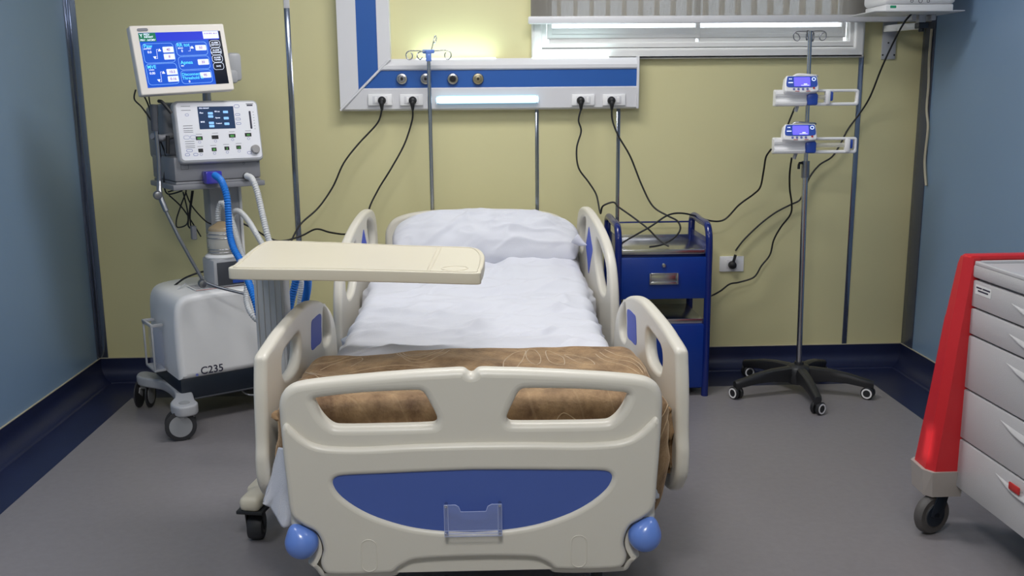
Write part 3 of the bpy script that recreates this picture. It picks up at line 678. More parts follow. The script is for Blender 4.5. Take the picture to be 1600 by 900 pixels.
# sheet
def sheetf(a, b):
    y0, y1 = FY+.15, HY-.035
    y = y0 + b*(y1-y0); s = (a*2-1)*.64      # arc position across
    W = .445; zt = mz(y)
    # wrinkles
    wv = .0
    wv += .020*noise.noise(Vector((s*1.6+y*.9, y*5.2-s*1.4, .3)))
    wv += .011*ridge(s*2.2+y*1.5, y*9-s*3.0, 2.2)*sstep(-.9, -.2, y)
    wv += .005*noise.noise(Vector((s*9+y*3, y*16+s*4, 4.1)))
    ek = 1-sstep(.34, .42, abs(s))
    wv += ek*(.011*crease(s*1.9+y*1.1, y*4.5-s*1.7, 11.0, 4) + .007*crease(s*3.5-y*.8, y*7-s*2.5, 17.0, 4) - .006*crease(s*2.5+3, y*5.5-s*3.0, 23.0, 4))
    # long diagonal folds in the middle of the bed
    for (c0, sl_, amp, wid) in ((-.12, -.20, .017, .030), (-.02, -.24, .012, .018), (.06, -.26, .015, .025), (.16, -.20, .010, .016), (.25, -.15, .014, .026), (.36, -.02, .010, .018), (.44, .10, .014, .025), (.62, .05, .012, .025), (-.30, -.10, .010, .04)):
        d = y-(c0+sl_*(s+.2)+.03*noise.noise(Vector((s*2.5, c0*7, 1)))); wv += amp*math.exp(-(d/wid)**2)*(.55+.45*noise.noise(Vector((s*2, c0*9, 5))))
    # gathers pulled from the pillow
    g = sstep(.35, .75, y); wv += g*.016*ridge(s*6.5, y*2.0, 7.7)
    rr = .05
    edge = W-rr
    sg = 1 if s >= 0 else -1; q = abs(s)
    if q < edge: x = q; z = zt; nx, nz = 0, 1
    else:
        t = min(1, (q-edge)/(rr*1.57)); an = t*PI/2
        x = edge+rr*math.sin(an); z = zt-rr*(1-math.cos(an)); nx, nz = math.sin(an), math.cos(an)
        if q-edge > rr*1.57:
            ex = q-edge-rr*1.57; z = zt-rr-ex; x = W+.004*math.sin(y*14)
    if q > edge+rr*1.57:
        x += wv*.8
    x = sg*(x+nx*wv*.7); z += nz*wv
    return (x, y, z)
sh = grid('bed_sheet', 170, 380, sheetf, 'sheet'); sh.matrix_world = bedM
tag(sh, 'rumpled white sheet spread over the hospital bed mattress', 'sheet')
# hanging sheet corners at the foot end
def flap(pts, thick, seed):
    # pts: triangle fan outline as rows [(top point, bottom point)...]
    def f(a, b):
        k = a*(len(pts)-1); i = min(len(pts)-2, int(k)); t = k-i
        p = Vector(pts[i][0]).lerp(Vector(pts[i+1][0]), t); q = Vector(pts[i][1]).lerp(Vector(pts[i+1][1]), t)
        r = p.lerp(q, b); w = .010*noise.noise(Vector((a*5, b*2.5, seed)))+.008*ridge(a*7+b*2, b*1.5, seed)*b
        return (r.x+w*.6, r.y-w, r.z)
    o = grid('hanging_corner', 30, 30, f, 'sheet', sh, thick=.0015); return o
def bp(u, v, y):
    return bl_(at(u, v, y=y))
flap([(bp(435, 712, 2.36), bp(437, 716, 2.36)), (bp(425, 735, 2.38), bp(408, 785, 2.36)), (bp(437, 700, 2.33), bp(425, 795, 2.34)), (bp(452, 700, 2.30), bp(440, 823, 2.30)), (bp(470, 700, 2.29), bp(470, 818, 2.29))], 0, 1.7)
flap([(bp(990, 690, 2.29), bp(990, 800, 2.29)), (bp(1018, 695, 2.31), bp(1020, 782, 2.31)), (bp(1026, 700, 2.34), bp(1028, 772, 2.35)), (bp(1030, 705, 2.38), bp(1034, 745, 2.4))], 0, 3.1)

# pillow
def pillow_mesh():
    bm = bmesh.new(); nu, nv = 110, 64; W, H, T = .412, .155, .095
    ul = bm.loops.layers.uv.new('UVMap')
    sheets = []
    for sgn in (1, -1):
        vs2 = []
        for i in range(nu+1):
            row = []
            for j in range(nv+1):
                u = -1+2*i/nu; v = -1+2*j/nv
                e = max(0, (1-abs(u)**2.6))**.55*max(0, (1-abs(v)**2.4))**.6
                # pulled corners
                px__ = 1-.07*v*v; py__ = 1-.42*abs(u)**4*(1 if v > 0 else .4)
                wr = .012*crease(u*2.2+v*1.4, v*1.6-u*1.5, 3.3, 3)*e + .010*crease(u*3.0-v*1.4, v*1.2+u*.8, 8.3, 4)*e + .009*noise.noise(Vector((u*4, v*3, 9+sgn)))*e
                # radiating corner folds
                wr += .010*math.sin(math.atan2(v-1.1, u-.75)*14)*math.exp(-((u-.75)**2+(v-.6)**2)*3)*e
                wr += .009*math.sin(math.atan2(v+1.1, u+.9)*12)*math.exp(-((u+.8)**2+(v+.2)**2)*2.5)*e
                p = Vector((u*W*px__, v*H*py__, sgn*(T*e + wr)))
                row.append(bm.verts.new(p))
            vs2.append(row)
        sheets.append(vs2)
        for i in range(nu):
            for j in range(nv):
                q = (vs2[i][j], vs2[i+1][j], vs2[i+1][j+1], vs2[i][j+1])
                fc = bm.faces.new(q if sgn > 0 else q[::-1]); fc.smooth = True
    bmesh.ops.remove_doubles(bm, verts=bm.verts, dist=.0008)
    me = bpy.data.meshes.new('pillow'); bm.to_mesh(me); bm.free(); return me
pw = link('pillow', pillow_mesh(), 'sheet')
pw.location = (.052, 4.19, .757); pw.rotation_euler = (R(36), R(1.0), R(0))
tag(pw, 'plump white pillow propped against the cream headboard', 'pillow')
seam = tube('pillowcase_corner', [at(898, 372, y=4.08), at(907, 379, y=4.07), at(917, 383, y=4.05)], [.024, .024, .023, .022, .021, .020, .018, .017, .016, .014, .012, .010, .008, .006, .004, .002, .001], 'sheet')
seam.parent = pw; seam.matrix_parent_inverse = (Matrix.Translation(pw.location) @ pw.rotation_euler.to_matrix().to_4x4()).inverted()

# blanket: folded plush over the foot of the mattress
def blk(a, b):
    # a across 0..1, b from foot hem (0) over the top to the head-side edge (1)
    s = -.55 + a*1.26; yy = b*.88     # arc length along the bed
    back = FY+.62 + .07*sstep(-.45, .1, s) + .03*noise.noise(Vector((s*3, 0, 1)))
    W = .475; rr = .06; top0 = .618
    n1 = .009*noise.noise(Vector((s*4, yy*5, 2.0))) + .008*ridge(s*3+yy*2, yy*4, 6.0) + .004*noise.noise(Vector((s*11, yy*12, 3.0)))
    # along section
    yf = FY+.125; r2 = .05; hang = .28
    if yy < hang: y = yf; z = top0-r2-(hang-yy); ny, nz = -1, 0
    elif yy < hang+r2*1.57:
        t = (yy-hang)/r2; y = yf+r2*(1-math.cos(t)); z = top0-r2*(1-math.sin(t)); ny, nz = -math.cos(t), math.sin(t)
    else:
        q = (yy-hang-r2*1.57)/(.88-hang-r2*1.57); y = yf+r2+q*(back-yf-r2); z = top0-.012*q; ny, nz = 0, 1
        if q > .93: z -= (q-.93)/.07*.03
    # across section
    W = .50; sg = 1 if s >= 0 else -1; q = abs(s); x = q; nx = 0
    if q > W-rr:
        t = min((q-W+rr)/rr, PI/2); x = W-rr+rr*math.sin(t); fc_ = sstep(hang-.02, hang+.10, yy); dz = rr*(1-math.cos(t))*fc_; nx = math.sin(t); nz *= math.cos(t)
        ex = max(0, q-W+rr-rr*1.57); dz += ex*fc_; x += (.016*sstep(0, .10, ex)*(1 if sg > 0 else -.2))*fc_
        y += (ex+rr*(1-math.cos(t)))*(1-fc_)*.9; z -= dz
        if yy < hang: z += (hang-yy)*.50*sstep(W-.06, W+.08, q)
    x = sg*(x + nx*n1)
    return (x, y+ny*n1*1.2, z+nz*n1)
bk = grid('blanket', 170, 110, blk, 'blanket', uv=lambda a, b: (a*1.9, b*1.05), thick=.014); bk.matrix_world = bedM
tag(bk, 'brown embossed plush blanket folded over the foot of the bed', 'blanket')

# embossed line pattern of the plush, following its surface
def bab(u, v):
    p = bed_inv @ at(u, v, z=.622); s = max(-.50, min(.60, p.x)); yf = FY+.125; r2 = .05; hang = .28
    back = FY+.62 + .07*sstep(-.45, .1, s) + .03*noise.noise(Vector((s*3, 0, 1)))
    q = max(0.0, min(.97, (p.y-yf-r2)/(back-yf-r2)))
    return ((s+.55)/1.26, (hang+r2*1.57+q*(.88-hang-r2*1.57))/.88)
def emb(pts, cl=False, raw=False):
    Q = smooth_path([((*q, 0) if raw else (*bab(*q), 0)) for q in pts], 10, cl)
    return ([Vector(blk(q.x, q.y)) for q in Q], .0013, cl)
EL = [emb(p) for p in (
    [(484, 574), (498, 584), (513, 586), (538, 579), (580, 572), (615, 570), (650, 571), (689, 579)],
    [(475, 568), (497, 588), (520, 590), (560, 581), (600, 577), (640, 577), (668, 580)],
    [(466, 582), (478, 588), (490, 593)], [(487, 561), (501, 563), (519, 560), (545, 552)], [(500, 572), (530, 560), (560, 553), (566, 557), (548, 568)],
    [(618, 545), (626, 555), (636, 563), (650, 566), (671, 563), (692, 553), (702, 545)],
    [(623, 545), (631, 556), (646, 562), (664, 559), (685, 549), (694, 543)],
    [(628, 545), (636, 554), (648, 558), (662, 555), (680, 546)],
    [(937, 545), (952, 556), (983, 564), (1006, 575)], [(945, 541), (964, 552), (995, 562), (1008, 572)], [(931, 548), (945, 560), (975, 569), (1000, 578)])]
EL += [emb(p, True) for p in (
    [(818, 543), (791, 556), (788, 574), (807, 571), (820, 549)], [(826, 541), (822, 552), (837, 569), (845, 556), (837, 543)],
    [(853, 543), (858, 558), (880, 567), (880, 554), (864, 545)], [(882, 548), (903, 563), (929, 568), (918, 556), (896, 548)])]
EL += [emb(p, c, True) for p, c in (
    ([(.30, .30), (.36, .23), (.44, .21), (.50, .24)], False), ([(.22, .27), (.28, .20), (.36, .17)], False), ([(.62, .33), (.60, .28), (.63, .24), (.66, .28)], True), ([(.68, .30), (.70, .24), (.76, .22), (.75, .28)], True),
    ([(.84, .36), (.80, .28), (.76, .20)], False), ([(.87, .36), (.83, .28), (.80, .20)], False), ([(.90, .36), (.86, .28), (.84, .20)], False))]
M['embline'] = setmat('plush_embossed_line', (.50, .36, .21), .8, sheen=.5)
link('embossed_pattern', tube_mesh('embossed_pattern', EL, 4), 'embline', bk)

# bed mounted drip pole behind the headboard
px_ = -.197; py_ = 4.535
ip = thing('drip_pole', 'thin steel drip pole with a blue hub standing behind the headboard', 'drip pole', (px_, py_, 0))
tube('pole', [(0, 0, .34), (0, 0, 1.545)], .0095, 'steel', ip, 0, res=10)
tube('mounting_arm', [(0, 0, .36), (0, -.10, .36)], .012, 'dsteel', ip, 0)
def hookcurve(sx, sy=0.0):
    q = [(0, .0), (.045, .004), (.085, .004), (.10, -.004), (.103, -.022), (.092, -.034), (.078, -.030), (.074, -.015), (.080, -.004)]
    return [(sx*a, sy*a, 1.572+b) for a, b in q]
hub = boxes('hub', [((0, 0, 1.572), (.055, .03, .018)), ((0, 0, 1.548), (.026, .026, .04))], 'bumper', ip, .004)
for sx, sy in ((1, -.1), (-1, .1)): tube('hook', hookcurve(sx, sy), .0028, 'steel', ip, 5)
tube('hook', [(-.01, -.012, 1.572), (-.03, -.05, 1.57), (-.045, -.07, 1.562), (-.048, -.075, 1.545), (-.035, -.07, 1.535), (-.025, -.06, 1.545)], .0028, 'steel', ip, 5)
tube('hook', [(.01, .012, 1.572), (.018, .03, 1.60), (.024, .045, 1.625), (.03, .05, 1.645), (.036, .05, 1.635), (.03, .045, 1.615), (.022, .04, 1.612)], .0028, 'steel', ip, 5)

# ================================================================== OVERBED TABLE
tb = thing('overbed_table', 'cream overbed table on a grey column, reaching over the left of the bed', 'table', (-.655, 3.06, 0), R(-10.5))
TZ = .9
tinv = (Matrix.Translation((-.655, 3.06, 0)) @ Matrix.Rotation(R(-10.5), 4, 'Z')).inverted()
def tl(u, v, z=TZ): p = tinv @ at(u, v, z=z); return (p.x, p.y)
tout = [tl(u, v) for u, v in [(361, 419), (366, 413), (376, 404), (390, 392), (405, 382), (424, 376.5), (520, 379), (640, 383.5), (735, 386.5), (749, 389.5), (757, 399), (756, 412), (752, 422), (745, 426.5), (640, 424), (500, 421)]]
plate('tabletop', [tout], .033, 'abs2', tb, Matrix.Translation((0, 0, TZ-.0165)), .004, n=5)
def inset(P, k):
    cx = sum(p[0] for p in P)/len(P); cy = sum(p[1] for p in P)/len(P)
    out = []
    for x, y in P:
        d = Vector((x-cx, y-cy)); L = d.length; d *= (L-k)/L; out.append((cx+d.x, cy+d.y))
    return out
rim = smooth_path([(x, y, TZ+.0005) for x, y in inset(tout, .014)], 5, True)
dv = [tl(689, 388), tl(672, 423)]; dv2 = [tl(683, 388), tl(666, 423)]
bm = bmesh.new(); me = tube_mesh('t', [(rim, .0022, True), ([Vector((*dv[0], TZ)), Vector((*dv[1], TZ))], .002, False), ([Vector((*dv2[0], TZ)), Vector((*dv2[1], TZ))], .002, False)])
link('moulded_rim', me, 'abs2', tb)
# cup recess ring
cc = tl(708, 421.5); me = tube_mesh('t', [([Vector((cc[0]+.036*math.cos(2*PI*k/32), cc[1]+.036*math.sin(2*PI*k/32)+.02, TZ)) for k in range(32)], .0022, True)])
link('cup_ring', me, 'abs2', tb)
bm = bmesh.new(); add_box(bm, (0, 0, .56), (.10, .055, .61), None, .004)
for k in range(5): add_box(bm, (-.04+.02*k, -.028, .57), (.004, .004, .58), None, .001)
link('column', bm_mesh('column', bm), 'alug', tb)
box('top_bracket', (.1, 0, TZ-.045), (.40, .05, .02), 'alug', tb, .004)
box('foot_bracket', (0, 0, .22), (.11, .07, .12), 'grey2', tb, .008)
# U base
ft = bmesh.new()
P1 = tinv @ at(399, 782, y=2.86); P1.z = 0
fl_ = [(P1.x-.0, P1.y, .125), (P1.x+.0, P1.y+.1, .13), (-.03, 0.06, .14), (-.01, .34, .14)]
base = boxes('base', [((-.03, .14, .14), (.052, .62, .035)), ((.22, .42, .14), (.5, .052, .035))], 'abs2', tb, .012)
add_box(ft, (P1.x, P1.y, .135), (.068, .11, .048), None, .018, 3); link('foot_cap', bm_mesh('foot_cap', ft), 'abs2', base)
ft = bmesh.new(); d = Vector((-.03, -.1, 0))-Vector((P1.x, P1.y, 0)); add_box(ft, ((P1.x-.03)/2, (P1.y-.1)/2, .135), (.045, d.length+.05, .03), Matrix.Rotation(math.atan2(d.y, d.x)-PI/2, 4, 'Z'), .008); link('foot_bar', bm_mesh('foot_bar', ft), 'abs2', base)
caster(tb, P1.x, P1.y-.01, .043, .045, .115, ('rubber', 'bplastic', 'bplastic'), R(100))
caster(tb, -.01, .42, .043, .045, .115, ('rubber', 'bplastic', 'bplastic'), R(100)); caster(tb, .45, .42, .043, .045, .115, ('rubber', 'bplastic', 'bplastic'), R(100))

# ================================================================== BEDSIDE LOCKER
lk = thing('bedside_locker', 'glossy blue metal bedside locker with one drawer and tubular loop sides', 'locker', (.848, 4.42, 0))
lx, lfy, lby = .19, -.19, .17
def loopside(s):
    x = s*.205
    P = [(x, lfy, 0), (x, lfy, .70), (x, lfy+.01, .75), (x, lfy+.05, .79), (x, 0.0, .795), (x, lby-.05, .80), (x, lby-.012, .785), (x, lby, .75), (x, lby, 0)]
    pts = [Vector(P[0])] + smooth_path(P[1:-1], 6) + [Vector(P[-1])]
    # flattened tube: rectangular section
    me = tube_mesh('t', [(pts, .0165, False)], 10); return me
for s in (-1, 1): link('side_loop', loopside(s), 'lockerd', lk)
for s in (-1, 1): box('side_panel', (s*.200, -.01, .60), (.006, .33, .27), 'lockerd', lk, .001); box('side_panel', (s*.2, -.01, .19), (.006, .33, .31), 'lockerd', lk, .001)
boxes('top_rail', [((0, lby, .765), (.40, .008, .008)), ((0, lby, .70), (.40, .006, .006))], 'lockerd', lk, .003)
box('steel_tray', (0, -.005, .672), (.388, .35, .012), 'steel', lk, .002)
box('tray_lip', (0, lfy+.004, .676), (.388, .006, .022), 'steel', lk, .002)
box('tray_back', (0, lby-.006, .69), (.388, .004, .03), 'steel', lk, .001)
box('drawer_case', (0, -.0, .565), (.386, .33, .195), 'locker', lk, .002)
dr = box('drawer', (0, lfy+.002, .5565), (.388, .02, .19), 'locker', lk, .003)
dh = boxes('handle', [((0, lfy-.012, .558+.02), (.125, .010, .010)), ((0, lfy-.012, .558-.022), (.125, .010, .012)), ((0, lfy-.010, .556), (.12, .004, .04)), ((-.062, lfy-.014, .557), (.008, .014, .052)), ((.062, lfy-.014, .557), (.008, .014, .052))], 'steel', dr, .002)
lathe('lock', [(0, 0), (.010, 0), (.011, .003), (.007, .009), (0, .010)], 'steel', dr, (.0, lfy-.008, .616), (0, -1, 0), 20)
box('lower_shelf', (0, -.005, .352), (.386, .35, .012), 'steel', lk, .002)
box('shelf_lip', (0, lfy+.006, .353), (.388, .006, .026), 'steel', lk, .002)
box('lower_cupboard', (0, -.0, .19), (.386, .33, .30), 'locker', lk, .002)
cd = box('cupboard_door', (0, lfy+.003, .19), (.384, .018, .30), 'locker', lk, .003)
box('toe_rail', (0, -.0, .032), (.386, .32, .012), 'lockerd', lk, .002)

# ================================================================== IV STAND WITH PUMPS
sx_, sy_ = 1.495, 4.245
st = thing('infusion_stand', 'rolling infusion stand on a black five legged base by the right corner', 'infusion stand', (sx_, sy_, 0))
def leg_mesh(a):
    ca, sa = math.cos(a), math.sin(a); bm = bmesh.new(); rows = []
    prof = [(.0, .125, .036, .075), (.06, .13, .034, .07), (.14, .125, .030, .055), (.22, .112, .028, .045), (.285, .095, .027, .038), (.315, .088, .026, .034), (.33, .084, .020, .028)]
    for (d, zt, w, hgt) in prof:
        sec = [(-w*.8, zt-hgt), (-w, zt-hgt*.5), (-w*.85, zt-.006), (-w*.45, zt), (w*.45, zt), (w*.85, zt-.006), (w, zt-hgt*.5), (w*.8, zt-hgt)]
        rows.append([bm.verts.new((d*ca-p*sa*.75, d*sa+p*ca*.75, z)) for p, z in sec])
    for r0, r1 in zip(rows[:-1], rows[1:]):
        for k in range(8): bm.faces.new((r0[k], r0[(k+1) % 8], r1[(k+1) % 8], r1[k]))
    bm.faces.new(rows[0]); bm.faces.new(rows[-1][::-1]); return bm_mesh('leg', bm, 45)
lathe('base_hub', [(0, .05), (.05, .05), (.058, .075), (.056, .12), (.045, .132), (.022, .138), (.02, .15), (0, .15)], 'bplastic', st, seg=30)
for k in range(5):
    a = R(-94+72*k); lg = link('leg', leg_mesh(a), 'bplastic', st)
    d = .315; x, y = d*math.cos(a), d*math.sin(a)
    cs = cyl('caster_stem', (x, y, .045), (0, 0, 1), .014, .022, 'bplastic', lg)
    ax = Vector((math.cos(a+R(35+k*40)), math.sin(a+R(35+k*40)), 0)); fo = Vector((-ax.y, ax.x, 0))*.008
    bm = bmesh.new()
    for s in (-1, 1): add_lathe(bm, [(0, -.008), (.026, -.008), (.0285, -.005), (.0285, .005), (.026, .008), (0, .008)], orient(Vector((x, y, .0285))+fo+ax*s*.014, ax), 26)
    add_box(bm, (x+fo.x, y+fo.y, .044), (.036, .036, .018), Matrix.Rotation(math.atan2(ax.y, ax.x), 4, 'Z'), .006)
    link('twin_wheel', bm_mesh('twin_wheel', bm), 'bplastic', lg)
    bm = bmesh.new()
    for s in (-1, 1): add_lathe(bm, [(.0165, 0), (.023, 0), (.023, .002), (.0165, .002), (.0165, 0)], orient(Vector((x, y, .0285))+fo+ax*s*.0215, ax*s), 26)
    link('white_ring', bm_mesh('white_ring', bm), 'white', lg)
lean = Vector((at(1265.5, 50, y=sy_).x-sx_, 0, 0)); 
def pz(z): return (lean.x*(z-.1)/1.55, 0, z)
tube('outer_pole', [pz(.12), pz(1.04)], .0128, 'steel', st, 0, res=10)
tube('inner_pole', [pz(1.03), pz(1.635)], .0095, 'steel', st, 0, res=10)
cl = tube('height_clamp', [pz(1.00), pz(1.075)], .018, 'dsteel', st, 0, res=10)
tube('clamp_knob', [Vector(pz(1.06)), Vector(pz(1.062))+Vector((-.03, -.01, .004)), Vector(pz(1.06))+Vector((-.034, -.012, -.02))], .006, 'black', cl, 3)
hk = tube('hook_bar', [pz(1.632), pz(1.634)], .012, 'steel', st, 0)
for sx, sy in ((1, -.25), (-1, .25), (.55, .8), (-.5, -.75)):
    o = Vector(pz(1.632))
    tube('hook', [o+Vector((sx*a, sy*a, b)) for a, b in ((0, 0), (.03, .002), (.055, 0), (.066, -.012), (.062, -.032), (.048, -.038), (.04, -.026), (.048, -.010), (.058, -.006))], .0025, 'dsteel', hk, 5)
# syringe pump (local: x right, y back, z up; origin where it clamps the pole)
def syringe_pump(z, label, shift):
    px = sx_+pz(z)[0]; t = thing('syringe_pump', label, 'syringe pump', (px, sy_-.055, z), R(-3), 'syringe pumps on the infusion stand')
    bm = bmesh.new()
    prof = [(.0, -.038), (-.048, -.034), (-.052, -.02), (-.034, -.004), (-.045, .012), (-.042, .030), (0, .034)]
    A = [bm.verts.new((-.170, y, zz)) for y, zz in prof]; B = [bm.verts.new((-.035, y, zz)) for y, zz in prof]; n = len(prof)
    for k in range(n): bm.faces.new((A[k], A[(k+1) % n], B[(k+1) % n], B[k]))
    bm.faces.new(A); bm.faces.new(B[::-1]); bmesh.ops.bevel(bm, geom=list(bm.edges), offset=.003, segments=2, affect='EDGES')
    link('syringe_bay', bm_mesh('syringe_bay', bm), 'white', t)
    box('blue_clamp', (-.012, -.03, -.008), (.046, .055, .052), 'pumpblue', t, .01)
    # control head, leaning back
    HM = Matrix.Translation((-.066, -.04, .052)) @ Matrix.Rotation(R(-18), 4, 'X')
    hd = plate('control_head', [[(-.072, -.030), (-.05, -.038), (.0, -.042), (.05, -.038), (.072, -.030), (.069, .026), (.063, .034), (-.060, .034), (-.066, .026)]], .05, 'white', t, HM @ XZ, .006, n=3)
    box('rear_housing', (-.06, .0, .03), (.13, .07, .06), 'white', t, .012)
    FM = HM @ Matrix.Translation((0, -.0258, 0)) @ XZ
    plate('blue_faceplate', [[(-.065, -.012), (-.04, -.018), (.04, -.018), (.065, -.012), (.063, .024), (.058, .030), (-.055, .030), (-.061, .024)]], .002, 'pumpblue', hd, FM, .0004, n=3)
    decals('display', [('r', -.033, -.014, .036, .026, .003)], 'pumplcd', hd, FM @ Matrix.Translation((0, 0, .0016)))
    decals('keypad', [('c', x, -.026, .0052) for x in (-.034, -.015, .004, .023)], 'inkb', hd, FM @ Matrix.Translation((0, 0, .0008)))
    decals('red_button', [('c', .050, -.022, .0046)] + [('r', -.030, -.0365, -.012, -.034), ('r', .016, -.0365, .034, -.034)], 'redm', hd, FM @ Matrix.Translation((0, 0, .002)))
    decals('face_lettering', [('c', -.052, .018, .0025), ('c', -.045, .018, .0025), ('r', -.058, .000, -.038, .004), ('o', .044, .010, .058, .023, .006, .0025), ('r', -.004, -.011, .030, -.009), ('r', .008, -.007, .022, -.003)], 'txtwhite', hd, FM @ Matrix.Translation((0, 0, .003)))
    # plunger guard frame
    me = plate_mesh('f', [rrect(-.01, -.036, .190, .034, .012, 4), rrect(.0, -.022, .178, .022, .006, 4)], .026, .005, 3, 6, [False, False]); me.transform(Matrix.Translation((0, -.028, 0)) @ XZ)
    link('plunger_guard', me, 'white', t)
    cyl('syringe_barrel', (.0, -.03, .0), (1, 0, 0), .010, shift-.002, M['jar'], t)
    dv_ = box('plunger_driver', (shift, -.034, -.001), (.022, .034, .062), 'white', t, .008); box('driver_clip', (shift+.016, -.036, .004), (.014, .02, .040), 'pumpblue', dv_, .006)
    # wire bracket / clamp
    tube('top_handle', [(-.09, .0, .085), (-.07, -.01, .097), (-.02, -.01, .094), (.01, 0, .092), (.02, .01, .09)], .005, 'white' if z > 1.25 else 'steel', t, 4)
    box('pole_clamp', (0, .035, .0), (.05, .05, .04), 'grey1', t, .005)
    tube('cable_gland', [(-.065, -.01, -.035), (-.072, -.01, -.06)], .008, 'grey2', t, 0)
    return t
syringe_pump(1.352, 'upper white and blue syringe pump on the infusion stand, driver near its middle', .055)
syringe_pump(1.148, 'lower white and blue syringe pump on the infusion stand, driver near the right end', .148)

# ================================================================== SHELF DEVICE TOP RIGHT
pa = at(1389, 60, y=YB)
br = thing('shelf_bracket', 'white steel wall bracket carrying a small shelf beside the blind', 'bracket', (0, 0, 0))
q0 = at(1376, 93, y=YB-.004); q1 = at(1403, 20, y=YB-.004)
box('wall_plate', ((q0.x+q1.x)/2, YB-.005, (q0.z+1.86)/2), (q1.x-q0.x, .01, 1.86-q0.z), 'grey2', br, .004)
bm = bmesh.new()
for u, v in ((1379, 86), (1397, 86), (1388, 67)):
    w = at(u, v, y=YB-.01); add_lathe(bm, [(0, 0), (.004, 0), (.004, .003), (0, .003)], orient((w.x, YB-.01, w.z), (0, -1, 0)), 12)
link('bolt', bm_mesh('bolt', bm), 'black', br)
sa_ = at(1385, 45, y=YB-.03); sb_ = at(1440, 40, y=4.36)
dd = Vector((sb_.x-sa_.x, sb_.y-sa_.y, sb_.z-sa_.z)); mid = (sa_+sb_)/2
box('arm', mid, (dd.length, .03, .030), 'white', br, .003, (0, -math.asin(dd.z/dd.length), math.atan2(dd.y, dd.x)))
box('swivel', (sb_.x, sb_.y, sb_.z), (.045, .045, .026), 'dkbase', br, .004)
cyl('swivel_knob', (sb_.x, sb_.y, sb_.z-.026), (0, 0, 1), .012, .014, 'black', br)
box('post', (sb_.x-.005, sb_.y, sb_.z+.042), (.032, .032, .062), 'grey2', br, .003)
s0 = at(1366, 18, y=4.16); s1 = at(1508, 18, y=4.16); SZ = s0.z
box('shelf_plate', ((s0.x+s1.x)/2, 4.30, SZ+.002), (s1.x-s0.x, .28, .004), 'alu', br, .001)
for dx in (-.05, .04): box('shelf_clamp', (sb_.x+dx, sb_.y, SZ-.012), (.02, .06, .024), 'grey2', br, .003)
d0 = at(1381, 14, y=4.2).x; d1 = at(1489, 14, y=4.2).x
dvx = thing('monitor_device', 'white box shaped medical monitor standing on the bracket shelf, top right', 'monitor', ((d0+d1)/2, 4.30, SZ+.004))
W2 = (d1-d0)
box('base_case', (0, 0, .014), (W2*.98, .22, .028), 'white', dvx, .005)
box('upper_case', (0, 0, .118), (W2*1.04, .235, .18), 'white', dvx, .02, None, 3)
DM = Matrix.Translation((0, -.1185, 0)) @ XZ
decals('control_ring', [('o', -.045, .034, -.033, .046, .0059, .0015), ('o', -.010, .033, .006, .049, .0079, .0018), ('o', .026, .034, .038, .046, .0059, .0015)], 'ink', dvx, DM)
decals('status_lamp', [('r', -.128, .012, -.102, .023, .002)], 'screengreen', dvx, Matrix.Translation((0, -.1103, 0)) @ XZ)
decals('screen', [('r', -.13, .07, .13, .19, .004)], 'screenblack', dvx, DM)

# ================================================================== CRASH CART
ct = thing('drawer_cart', 'grey drawer cart with red corner columns on casters by the right wall', 'cart', (1.76, 2.41, 0), R(1.0))
fx, fb, ff = -.262, .352, -.36       # drawer face x, far end y, near end y (local)
box('cabinet', (.0, (fb+ff)/2, .493), (.50, fb-ff, .66), 'cartgrey', ct, .004)
zl = [.823, .737, .653, .484, .324, .163]
for i in range(5):
    zt, zb_ = zl[i]-.003, zl[i+1]+.003
    dd_ = box('drawer', (fx+.004, (fb+ff)/2, (zt+zb_)/2), (.024, fb-ff-.004, zt-zb_), 'cartgrey', ct, .004)
    # scooped finger pull: a leaf shaped lip
    zc_ = zt-.030; bm = bmesh.new(); n = 24; rows = []
    for k in range(n+1):
        t = k/n; y = fb-.21-(t)*(fb-ff-.42); w = math.sin(PI*t)**1.0
        zq = zc_-.016*math.sin(PI*t); rows.append([bm.verts.new((fx-.0075, y, zq-.001-.003*w)), bm.verts.new((fx-.0085-.010*w, y, zq-.001-.003*w)), bm.verts.new((fx-.0085-.009*w, y, zq+.001)), bm.verts.new((fx-.0078, y, zq+.009*w+.002))])
    for a, b in zip(rows[:-1], rows[1:]):
        for k in range(3): bm.faces.new((a[k], a[k+1], b[k+1], b[k]))
        bm.faces.new((a[3], a[0], b[0], b[3]))
    link('finger_pull', bm_mesh('finger_pull', bm), 'cartgrey', dd_)
    if i == 4: box('red_tab', (fx-.018, fb-.32, zc_+.002), (.006, .05, .022), 'redm', dd_, .003)
    if i == 0:
        LM = Matrix(((0, 0, -1, fx-.0085), (-1, 0, 0, fb-.062), (0, 1, 0, zt-.024), (0, 0, 0, 1)))
        lb = decals('drawer_label', [('r', -.042, -.014, .042, .014, .001)], 'paper', dd_, LM)
        decals('label_text', [('l', [(-.036, .006), (-.008, .006)], .0042), ('l', [(-.002, .006), (.036, .006)], .0042), ('l', [(-.026, -.003), (.026, -.003)], .0045)], 'ink', lb, LM @ Matrix.Translation((0, 0, .0006)))
box('worktop', (-.0, (fb+ff)/2, .848), (.545, fb-ff+.01, .042), 'cartgrey', ct, .008)
bm = bmesh.new(); me = plate_mesh('f', [rrect(-.272, ff, .272, fb+.004, .015, 3), rrect(-.258, ff+.014, .258, fb-.012, .01, 3)], .012, .003, 2, 4, [False, False]); me.transform(Matrix.Translation((0, 0, .871)))
link('worktop_rim', me, 'cartgrey', ct)
